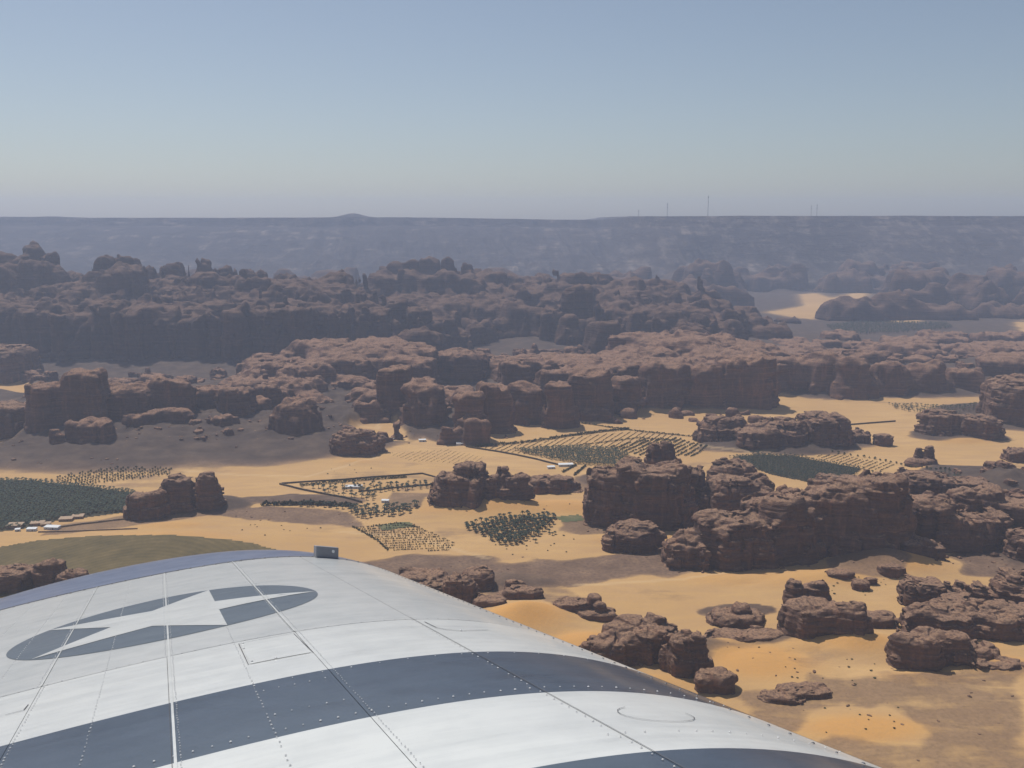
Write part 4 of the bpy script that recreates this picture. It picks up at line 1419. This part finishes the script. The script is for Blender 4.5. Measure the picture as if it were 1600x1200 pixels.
def hedge_line(label, poly, hgt, seed):
    pw = poly_world(poly)
    pts = []
    r = random.Random(seed)
    for i in range(len(pw) - 1):
        L = float(np.hypot(*(pw[i + 1] - pw[i])))
        for j in range(int(L / 2.6)):
            p = pw[i] + (pw[i + 1] - pw[i]) * (j * 2.6 / L)
            pts.append((p[0] + r.uniform(-.7, .7), p[1] + r.uniform(-.9, .9)))
    c = np.mean(pts, 0)
    V = []; Fq = []; off = 0
    for (x, y) in pts:
        v, f, mi = r.choice(BUSH_SRC)
        s = hgt / 2.6 * r.uniform(.6, 1.2)
        V.append(v * s + np.array([x - c[0], y - c[1], gz1(x, y) - gz1(*c)])); Fq.append(f + off); off += len(v)
    o = mesh_obj("hedge", np.concatenate(V), np.concatenate(Fq), M_BUSH)
    o.location = (c[0], c[1], gz1(*c))
    tag(o, label, "hedge")


wall_line("field_wall", "dark wall along the lower side of the walled garden", [(437, 759), (500, 772), (566, 788)], 2.6, 1.2, M_DARKWALL, "wall")
wall_line("field_wall", "dark wall along the upper side of the walled garden", [(440, 758), (540, 750), (660, 742), (688, 750)], 2.2, 1.0, M_DARKWALL, "wall")
wall_line("field_wall", "thin dark wall dividing the walled garden", [(560, 770), (620, 764), (690, 758)], 2.0, .9, M_DARKWALL, "wall")
wall_line("field_wall", "straight dark wall along the near side of the far walled fields", [(728, 700), (790, 709), (840, 719), (876, 728)], 2.6, 1.2, M_DARKWALL, "wall")
wall_line("field_wall", "thin straight wall on the pale sand behind the two humped hill", [(1322, 666), (1399, 660)], 2.6, 1.4, M_DARKWALL, "wall")
wall_line("field_wall", "low mud wall running from the huts toward the twin towered rock", [(95, 826), (130, 821), (200, 812)], 2.0, 1.0, M_MUDWALL, "wall")
wall_line("field_wall", "low stone wall below the mud wall by the farm huts", [(60, 834), (130, 830), (215, 828)], 1.6, 1.0, M_MUDWALL, "wall")
hedge_line("dark hedge along the far side of the walled fields", [(735, 701), (830, 691), (906, 680), (985, 672)], 4.5, 1)
hedge_line("dark tree belt along the lower edge of the walled garden", [(410, 790), (480, 789), (560, 793)], 5.5, 7)
hedge_line("green hedge along the walled garden's upper wall", [(470, 759), (560, 752), (640, 746)], 3.6, 8)
hedge_line("dark hedge bounding the near edge of the far palm strip", [(880, 740), (902, 728)], 3.4, 9)
hedge_line("second dark hedge right of the long white roof", [(897, 745), (916, 729)], 3.4, 10)
hedge_line("thin hedge running right from the far walled fields", [(905, 662), (1000, 676), (1085, 684)], 3.2, 2)
hedge_line("thin hedge across the middle of the far walled fields", [(905, 697), (960, 690), (1000, 686), (1060, 690)], 2.4, 3)
hedge_line("dry hedge edging the shrub rows beyond the wing tip", [(552, 825), (590, 845), (608, 862)], 2.2, 4)
hedge_line("short hedge at the top of the shrub rows", [(580, 824), (620, 820), (658, 826)], 2.0, 5)

# ------------------------------------------------------------------ farm buildings
def hut(px, py, w, d, h, rz, label, white=True, name="farm_hut"):
    x, y = [float(v[0]) for v in hit([px], [py])]
    e = empty(name, (x, y, gz1(x, y)), rz)
    m = MB(); m.box(0, 0, h / 2 - .4, w, d, h + .8); m.build("wall", M_MUDWALL if not white else M_WHITEROOF, e)
    rf = MB()
    v = [(-w / 2 - .4, -d / 2 - .4, h + .02), (w / 2 + .4, -d / 2 - .4, h + .02), (w / 2 + .4, d / 2 + .4, h + .02), (-w / 2 - .4, d / 2 + .4, h + .02),
         (-w / 2 - .4, -d / 2 - .4, h + .22), (w / 2 + .4, -d / 2 - .4, h + .22), (w / 2 + .4, d / 2 + .4, h + .9), (-w / 2 - .4, d / 2 + .4, h + .9)]
    rf.add(v, [(3, 2, 1, 0), (4, 5, 6, 7), (0, 1, 5, 4), (1, 2, 6, 5), (2, 3, 7, 6), (3, 0, 4, 7)])
    rf.build("roof", M_WHITEROOF if white else M_TANROOF, e)
    dd = MB(); dd.box(w * .15, -d / 2 - .03, 1.0, 1.1, .1, 2.0); dd.build("door", M_DOOR, e)
    for sx in (-.3, .38):
        ww = MB(); ww.box(w * sx, -d / 2 - .03, 1.6, .9, .1, .8); ww.build("window", M_DOOR, e)
    tag(e, label, "hut", "farm huts")


hut(24, 824, 19, 13, 4, .1, "flat tan roofed hut at the grove's lower left corner", False)
hut(59, 820, 17, 10, 3.5, .25, "tan hut with sloping roof at the foot of the left grove", False)
hut(50, 831, 12, 6, 3, .05, "small white roofed shed below the sloping tan hut")
hut(28, 832, 6, 4, 2.6, .3, "tiny white shed nearest the round brown field", True)
hut(82, 828, 19, 8, 3, -.1, "long white roofed shed right of the tan huts")
hut(72, 823, 12, 8, 3, .3, "brown shed wedged between tan hut and long white shed", False)
hut(104, 815, 17, 11, 3.2, .15, "ruined brown mud house under the palms", False)
hut(122, 811, 15, 11, 3.0, .2, "brown mud house beside the ruined one", False)
hut(553, 763, 25, 8, 3.2, .05, "long white roofed building in the walled garden")
hut(602, 785, 10, 5, 3, -.1, "small white shed at the garden's lower wall")
hut(660, 690, 13, 6, 3.2, .2, "white cabin alone at the foot of the gravel slope")
hut(719, 697, 14, 7, 3.4, .1, "white house at the corner of the far walled fields")
hut(745, 696, 8, 5, 3, .2, "small dark shed beside the white corner house", False)
hut(884, 728, 24, 8, 3.2, .1, "long white roof at the near corner of the palm strip")
hut(861, 732, 12, 7, 3, .2, "small pale hut left of the long white roof", True)
hut(1462, 655, 12, 7, 3.4, -.1, "white hut on the broad low outcrop by the far palms", True)

# ------------------------------------------------------------------ radio masts on the plateau rim
def mast(px, ytop, label, w=1.5):
    D = 6900.0
    x, _, zt = at_dist(px, ytop, D)
    z0 = gz1(x, D)
    e = empty("radio_mast", (x, D, z0))
    H = zt - z0
    m = MB(); m.tube([(0, 0, -2), (0, 0, H * .5), (0, 0, H)], [w * 1.3, w, w * .6], 6); m.build("pole", M_STEEL, e)
    for k, f in enumerate((.68, .9)):
        a = MB(); a.box(0, 0, H * f, w * 4.0, w * 3.2, H * .07); a.build("antenna", M_STEEL, e)
    for k in range(3):
        t = 2 * math.pi * k / 3 + .4
        g = MB(); g.tube([(0, 0, H * .8), (math.cos(t) * H * .5, math.sin(t) * H * .5, -3)], [.12, .12], 4); g.build("guy_wire", M_STEEL, e)
    tag(e, label, "mast", "radio masts on the plateau")


mast(998, 328, "shortest radio mast, nearest the plateau's step")
mast(1043, 317, "slim radio mast, second from the plateau's step")
mast(1107, 305, "tallest radio mast on the plateau rim")
mast(1268, 320, "left one of the paired faint masts", 1.1)
mast(1277, 319, "right one of the paired faint masts", 1.3)

# ------------------------------------------------------------------ the airplane wing
WP = [-0.5285014003928322, -1.7119634250972167, 6.427126427887675, 0.09193106391957052, -0.36092920842301784, -0.021476389756456098,
      0.09164532438996076, 0.020805162124576157, 0.002156882680326152, 0.005798603810973563]


def rodr(w):
    w = np.array(w); t = np.linalg.norm(w); k = w / t
    K = np.array([[0, -k[2], k[1]], [k[2], 0, -k[0]], [-k[1], k[0], 0]])
    return np.eye(3) + math.sin(t) * K + (1 - math.cos(t)) * K @ K


WR = rodr(WP[3:6])
CAMB = np.array([[1, 0, 0], [0, SN, CS], [0, CS, -SN]])      # rows: right, up, forward
WBASE = np.array(WP[0:3]) @ CAMB + np.array([0, 0, CAMZ])
WAX = (WR.T) @ CAMB                                           # rows: chord, normal, span in world axes


def airfoil(u):
    return -(WP[6] * u ** 2 + WP[7] * u ** 3 + WP[8] * u ** 4)


def wing(s, u, n=0.0):
    """world-axis offset from the wing's origin; n = height above the skin"""
    s = np.asarray(s, float); u = np.asarray(u, float)
    k = 1 - WP[9] * s
    g = airfoil(u)
    sl = -(2 * WP[6] * u + 3 * WP[7] * u ** 2 + 4 * WP[8] * u ** 3)
    nl = np.sqrt(1 + sl ** 2)
    a = u * k - n * sl / nl; b = g * k + n / nl
    return a[..., None] * WAX[0] + b[..., None] * WAX[1] + (s + 0 * u)[..., None] * WAX[2]


def paint(name, c1, c2, rough, coat=0.55, sc=3.0):
    t = NT(name)
    tc = t.n("ShaderNodeTexCoord")
    f = t.noise(tc.outputs["Object"], sc, 5, 0.65)
    mp = t.n("ShaderNodeMapping", vector_type='TEXTURE'); mp.inputs["Rotation"].default_value = (0, 0, math.atan2(WAX[0][1], WAX[0][0])); mp.inputs["Scale"].default_value = (1.3, 0.10, 0.8)
    t.l(tc.outputs["Object"], mp.inputs["Vector"])
    f2 = t.noise(mp.outputs[0], 1.0, 6, 0.7, 0.4)
    col = t.ramp(t.math('ADD', t.math('MULTIPLY', f, .5), t.math('MULTIPLY', f2, .5)), [(0.33, tuple(q * .86 for q in c1)), (0.42, c1), (0.58, c2)])
    r = t.math('ADD', t.math('MULTIPLY', f2, 0.25), rough - 0.1)
    big = t.noise(tc.outputs["Object"], 1.6, 2, 0.5)
    nb = t.bump(big, 0.35, 0.06)
    m = t.done(col, r, nb, 0.5)
    t.bsdf.inputs["Coat Weight"].default_value = coat
    t.bsdf.inputs["Coat Roughness"].default_value = 0.12
    return m


M_WHITE = paint("white_wing_paint", (0.53, 0.55, 0.55), (0.60, 0.618, 0.612), 0.40)
M_GREY = paint("pale_grey_wing_paint", (0.43, 0.45, 0.455), (0.495, 0.51, 0.51), 0.45)
M_BLUE = paint("slate_blue_paint", (0.030, 0.050, 0.080), (0.044, 0.066, 0.100), 0.30)
M_INSIG = paint("insignia_blue_paint", (0.085, 0.114, 0.147), (0.104, 0.135, 0.168), 0.42)
M_TIP = paint("wing_tip_blue_paint", (0.13, 0.17, 0.27), (0.19, 0.235, 0.35), 0.34, 0.6)
M_SEAM = mat_simple("seam_dark_grey", (0.06, 0.06, 0.065), (0.14, 0.14, 0.15), 6.0, .7)  # dark grey of the panel joints, grooves and the body below the skin
M_RIVET = mat_simple("rivet_metal", (0.36, 0.375, 0.39), (0.56, 0.57, 0.58), 9.0, .35, .1, .01, .5)
M_DRIVET = mat_simple("dark_rivet", (0.05, 0.055, 0.07), (0.13, 0.14, 0.17), 9.0, .5, .1, .01, .5)
M_LAMP = mat_simple("grey_lamp_box", (0.24, 0.245, 0.27), (0.30, 0.305, 0.33), 6.0, .5, .1, .01, .4)
M_LENS = mat_simple("white_lens", (0.75, 0.75, 0.74), (0.82, 0.82, 0.80), 9.0, .2, .05, .01, .5)

WING = empty("airplane_wing", WBASE)
tag(WING, "riveted white airplane wing with slate blue bands and a star emblem", "airplane wing")

S_NEAR, S_TIP = -5.2, 6.803
U_TE, U_NOSE = -4.3, 1.42
CUT_S = [S_NEAR, -2.798, -1.689, -0.504, 0.93, S_TIP]
STRIPE = [M_BLUE, M_WHITE, M_BLUE, M_WHITE, M_GREY]
CUT_U = [U_TE, -2.452, -1.649, -0.785, 0.110, U_NOSE]
GAP = 0.003


def sheet(s0, s1, u0, u1, n, ns=10, nu=12):
    s = np.linspace(s0, s1, ns); u = np.linspace(u0, u1, nu)
    S, U = np.meshgrid(s, u, indexing='ij')
    V = wing(S, U, n).reshape(-1, 3)
    i = np.arange(ns * nu).reshape(ns, nu)
    Q = np.stack([i[:-1, :-1], i[:-1, 1:], i[1:, 1:], i[1:, :-1]], -1).reshape(-1, 4)[:, ::-1]
    return V, Q


def add_sheet(mb, *a, **k):
    V, Q = sheet(*a, **k)
    mb.add(V, Q.tolist())


# the body under the skin: lower surface, nose and root, one closed shell just below the panels
us = np.linspace(U_TE, U_NOSE, 60)
prof = [(u, float(airfoil(u)) - 0.012) for u in us]
un, zn = prof[-1]
prof += [(un + .07, zn - .06), (un + .105, zn - .13), (un + .10, zn - .20), (un + .04, zn - .27), (un - .1, zn - .33), (0.4, zn - .36), (-1.0, zn - .34), (-2.5, zn - .24)]
prof += [(U_TE - .02, float(airfoil(U_TE)) - 0.03)]
vb = []
ss = np.linspace(S_NEAR, S_TIP, 14)
for s in ss:
    k = 1 - WP[9] * s
    for (u, g) in prof:
        vb.append(u * k * WAX[0] + g * k * WAX[1] + s * WAX[2])
npf = len(prof)
fb = []
for i in range(len(ss) - 1):
    for j in range(npf):
        fb.append((i * npf + j, i * npf + (j + 1) % npf, (i + 1) * npf + (j + 1) % npf, (i + 1) * npf + j)[::-1])
fb.append(tuple(range(npf))); fb.append(tuple(range((len(ss) - 1) * npf, len(ss) * npf))[::-1])
mesh_obj("wing_body", np.array(vb), fb, M_SEAM, WING, True)

# skin panels between the seams, painted band by band
for j in range(len(CUT_U) - 1):
    for i in range(len(CUT_S) - 1):
        V, Q = sheet(CUT_S[i] + (GAP * 0 if 0 < i < 4 else 0), CUT_S[i + 1], CUT_U[j] + GAP / 2, CUT_U[j + 1] - GAP / 2, 0.0, 14, 16)
        nb_ = len(V)
        o = mesh_obj("skin_panel", V, Q, STRIPE[i], WING, True)
# leading edge strip rolling over the nose
for i in range(len(CUT_S) - 1):
    V = []; n_ = 14; m_ = 8
    pr = [(U_NOSE + .002, float(airfoil(U_NOSE))), (un + .05, zn - .03), (un + .095, zn - .09), (un + .117, zn - .15), (un + .11, zn - .21), (un + .05, zn - .285), (un - .1, zn - .345), (un - .5, zn - .375)]
    for s in np.linspace(CUT_S[i], CUT_S[i + 1], n_):
        k = 1 - WP[9] * s
        for (u, g) in pr:
            V.append(u * k * WAX[0] + g * k * WAX[1] + s * WAX[2])
    id_ = np.arange(n_ * m_).reshape(n_, m_)
    Q = np.stack([id_[:-1, :-1], id_[:-1, 1:], id_[1:, 1:], id_[1:, :-1]], -1).reshape(-1, 4)[:, ::-1]
    mesh_obj("leading_edge", np.array(V), Q, STRIPE[i], WING, True)

# rounded wing tip
tu = np.array([-4.3, -3.9, -3.14, -2.3, -1.41, -.37, .54, .9, 1.15, 1.30, 1.42])
te = np.array([8.95, 9.2, 9.5, 9.62, 9.40, 8.95, 8.05, 7.55, 7.2, 7.0, 6.9])
uu = np.linspace(U_TE, U_NOSE, 48)
ee = np.interp(uu, tu, te)
ee = np.convolve(np.pad(ee, 3, mode='edge'), np.ones(7) / 7, 'valid')
V = []
fr = [0, .2, .4, .6, .76, .88, .96, 1.0, 1.0, .97]
dn = [0, .0, .0, -.004, -.012, -.03, -.065, -.12, -.2, -.3]
for f_, d_ in zip(fr, dn):
    s = S_TIP + .004 + (ee - S_TIP) * f_
    V.append(wing(s, uu, 0.002) + d_ * WAX[1])
V = np.concatenate(V)
id_ = np.arange(len(fr) * 48).reshape(len(fr), 48)
Q = np.stack([id_[:-1, :-1], id_[:-1, 1:], id_[1:, 1:], id_[1:, :-1]], -1).reshape(-1, 4)[:, ::-1]
o = mesh_obj("wing_tip", V, Q, M_TIP, WING, True)
o["label"] = "glossy blue rounded wing tip cap"

# the star emblem
SC, UC, SR = 2.96, -1.590, 1.293


def disc_part(name, rings, mat, n, label):
    """rings: list of closed (s,u) outlines from the middle outwards, same count"""
    m = len(rings[0])
    V = np.concatenate([wing(np.array([p[0] for p in r]), np.array([p[1] / (1 - WP[9] * p[0]) for p in r]), n) for r in rings])
    f = []
    for i in range(len(rings) - 1):
        for j in range(m):
            f.append((i * m + j, i * m + (j + 1) % m, (i + 1) * m + (j + 1) % m, (i + 1) * m + j)[::-1])
    o = mesh_obj(name, V, f, mat, WING, True)
    o["label"] = label


na = 80
disc_part("emblem_disc", [[(SC + SR * q * math.sin(2 * math.pi * j / na), UC + SR * q * math.cos(2 * math.pi * j / na)) for j in range(na)] for q in (.001, .25, .5, .75, 1.0)], M_INSIG, 0.0025, "grey blue roundel of the star emblem")


def star_r(a):
    a = (a % (2 * math.pi / 5)); h = math.pi / 5
    if a > h: a = 2 * h - a
    ri = SR * 0.382
    # straight edge from the point (r=SR, angle 0) to the notch (r=ri, angle h)
    x1, y1, x2, y2 = SR, 0, ri * math.cos(h), ri * math.sin(h)
    d = (math.cos(a), math.sin(a))
    den = d[0] * (y2 - y1) - d[1] * (x2 - x1)
    return (x1 * (y2 - y1) - y1 * (x2 - x1)) / den


disc_part("emblem_star", [[(SC + star_r(2 * math.pi * j / na) * q * math.sin(2 * math.pi * j / na), UC + star_r(2 * math.pi * j / na) * q * math.cos(2 * math.pi * j / na)) for j in range(na)] for q in (.001, .25, .5, .75, .995)], M_WHITE, 0.005, "pale five pointed star of the emblem")

# seam strips along the spanwise joints
def strip(name, s0, s1, u, w, n, mat):
    V, Q = sheet(s0, s1, u - w / 2, u + w / 2, n, 40, 3)
    mesh_obj(name, V, Q, mat, WING, True)


strip("seam_strip", S_NEAR, S_TIP, -1.649, .013, .0065, M_WHITE)
strip("seam_strip", .93, S_TIP, -.785, .013, .0065, M_WHITE)
strip("seam_strip", .93, S_TIP, -2.452, .010, .0065, M_WHITE)
strip("seam_groove", S_NEAR, .9, -1.664, .0028, .0045, M_SEAM)
strip("seam_groove", S_NEAR, 1.02, .110, .0035, .0045, M_SEAM)


def ribbon(name, pts, w, n, mat, closed=False):
    p = np.array(pts + ([pts[0]] if closed else []))
    q = [p[0]]
    for i in range(len(p) - 1):
        for t in np.linspace(0, 1, 9)[1:]:
            q.append(p[i] + (p[i + 1] - p[i]) * t)
    q = np.array(q)
    d = np.gradient(q, axis=0); d /= np.linalg.norm(d, axis=1)[:, None] + 1e-9
    nn = np.stack([-d[:, 1], d[:, 0]], 1) * w / 2
    A = q + nn; B = q - nn
    V = np.concatenate([wing(A[:, 0], A[:, 1], n), wing(B[:, 0], B[:, 1], n)])
    m = len(q)
    f = [(i, i + 1, m + i + 1, m + i) for i in range(m - 1)]
    mesh_obj(name, V, f, mat, WING, True)


ribbon("panel_groove", [(.834, -1.188), (.839, -.804), (.05, -.787), (.056, -1.19)], .005, .0045, M_SEAM, True)
V, Q = sheet(.065, .825, -1.178, -.80, .003, 6, 8)
o = mesh_obj("access_panel", V, Q, M_WHITE, WING, True)
ribbon("panel_groove", [(.773, .156), (.48, .165), (.38, .21), (.32, .30), (.36, .42), (.424, .541)], .007, .0045, M_SEAM)
ribbon("panel_groove", [(-2.2 + .155 * math.sin(t), .455 + .185 * math.cos(t)) for t in [2 * math.pi * k / 24 for k in range(8, 26)]], .004, .0045, M_SEAM)
ribbon("panel_groove", [(.278, -2.576), (.278, -2.478), (.42, -2.469)], .006, .0045, M_SEAM)
# shallow lap joint along the chord between grey outer and white inner skin
strip_pts = [(0.93, u) for u in np.linspace(U_TE, 1.1, 14)]
ribbon("lap_joint", strip_pts, .012, .003, M_GREY)
ribbon("lap_joint", [(S_TIP, u) for u in np.linspace(U_TE, 1.2, 14)], .03, .006, M_SEAM)


def rivet_row(pts, r, mat, h=.0045):
    m = MB()
    r0 = r
    for (s, u) in pts:
        if rp.random() < .05:
            continue
        r = r0 * rp.uniform(.7, 1.15); s += rp.uniform(-.006, .006); u += rp.uniform(-.003, .003)
        c = wing(s, u, .004); a = wing(s + .01, u, .004) - c; b = wing(s, u + .01, .004) - c
        a /= np.linalg.norm(a); b /= np.linalg.norm(b); n = np.cross(a, b); n = n if n @ WAX[1] > 0 else -n
        vs = [c + (a * math.cos(t) + b * math.sin(t)) * r for t in [2 * math.pi * k / 7 for k in range(7)]]
        vs += [c + (a * math.cos(t) + b * math.sin(t)) * r * .62 + n * h * .75 for t in [2 * math.pi * k / 7 for k in range(7)]]
        vs.append(c + n * h)
        fs = [(k, (k + 1) % 7, 7 + (k + 1) % 7, 7 + k) for k in range(7)] + [(7 + k, 7 + (k + 1) % 7, 14) for k in range(7)]
        m.add(vs, fs)
    o = m.build("rivets", mat, WING, True)
    o["kind"] = "stuff"
    return o


def srow(u, s0, s1, step): return [(s, u) for s in np.arange(s0, s1, step)]
def crow(s, u0, u1, step): return [(s, u) for u in np.arange(u0, u1, step)]


RW = .0054
for u, st, s0, s1 in ((-2.054, .075, -5, 6.7), (-1.215, .075, -5, 2.4), (-3.15, .075, -5, 6.7), (-2.79, .075, -5, 6.7), (-2.43, .06, -5, .9), (-2.475, .06, .9, 6.7), (-1.628, .05, -5, 6.7), (-1.672, .05, .9, 6.7), (-.760, .05, -5, 6.7), (-.80, .05, .9, 6.7), (.085, .09, -5, .9)):
    rivet_row(srow(u, s0, s1, st), RW * (.8 if st < .06 else 1), M_RIVET)
for s, st, u0, u1 in ((4.32, .105, -4.2, 1.0), (2.62, .085, .18, 1.0), (.93, .085, -4.2, 1.0), (-.735, .085, -1.18, -.82), (-1.29, .085, -1.18, -.82), (-2.52, .085, .05, 1.25), (-.57, .17, -1.0, 1.2), (-3.3, .1, -1, 1.3)):
    rivet_row(crow(s, u0, u1, st), RW * 1.05, M_RIVET)
rivet_row(crow(-1.59, -4.2, 1.25, .082), RW * 1.15, M_RIVET)
rivet_row(crow(S_TIP - .05, -4.2, 1.1, .16), .017, M_DRIVET, .012)
rivet_row([(s, 1.13) for s in np.arange(-4, 6.5, .17)], .010, M_DRIVET, .007)
rivet_row([(.80, -1.16), (.60, -1.17), (.12, -1.16), (.08, -1.02), (.80, -.83), (.325, .30)], .010, M_RIVET, .008)

# small lamp box on the tip joint
c0 = wing(6.78, .30, 0.0); c1 = wing(6.83, .69, 0.0)
ax = (c1 - c0); wbx = np.linalg.norm(ax); ax /= wbx
upv = WAX[1]; fw = np.cross(ax, upv)
lm = MB()


def obox(m, o, sx, sy, sz):
    vs = [o + ax * a * sx + fw * b * sy + upv * c * sz for c in (0, 1) for (a, b) in ((0, 0), (1, 0), (1, 1), (0, 1))]
    m.add(vs, [(3, 2, 1, 0), (4, 5, 6, 7), (0, 1, 5, 4), (1, 2, 6, 5), (2, 3, 7, 6), (3, 0, 4, 7)])


obox(lm, c0 - upv * .02, wbx * .82, .12, .175)
lb_ = lm.build("lamp_box", M_LAMP, WING)
bv = lb_.modifiers.new("bevel", 'BEVEL'); bv.width = .008; bv.segments = 2
lens = MB()
cn = c0 + ax * wbx * .61 + upv * .10
best = fw if (fw @ (np.array([0, -1, 0]))) > 0 else -fw
face0 = (c0 + c1) / 2
off_ = best * (.004 if best is not fw else .124)
vs = [cn + off_ + (ax * math.cos(t) + upv * math.sin(t)) * .021 for t in [2 * math.pi * k / 14 for k in range(14)]]
vs += [q + best * .008 for q in vs]
lens.add(vs, [tuple(range(14, 28))] + [(k, (k + 1) % 14, 14 + (k + 1) % 14, 14 + k) for k in range(14)])
lens.build("lens", M_LENS, lb_)

# ------------------------------------------------------------------ haze
hm = bpy.data.materials.new("haze")
hm.use_nodes = True
hn = hm.node_tree.nodes
hn.remove(hn["Principled BSDF"])
pv = hn.new("ShaderNodeVolumePrincipled")
pv.inputs["Color"].default_value = (*HAZE_COLOR, 1)
pv.inputs["Density"].default_value = HAZE_DENSITY
pv.inputs["Anisotropy"].default_value = 0.25
hm.node_tree.links.new(pv.outputs[0], hn["Material Output"].inputs["Volume"])
hb = MB()
hb.box(0, 3500, 295, 33000, 12400, 630)
hz = hb.build("haze", hm)
tag(hz, "thin bluish desert haze over the whole valley", kind="stuff")
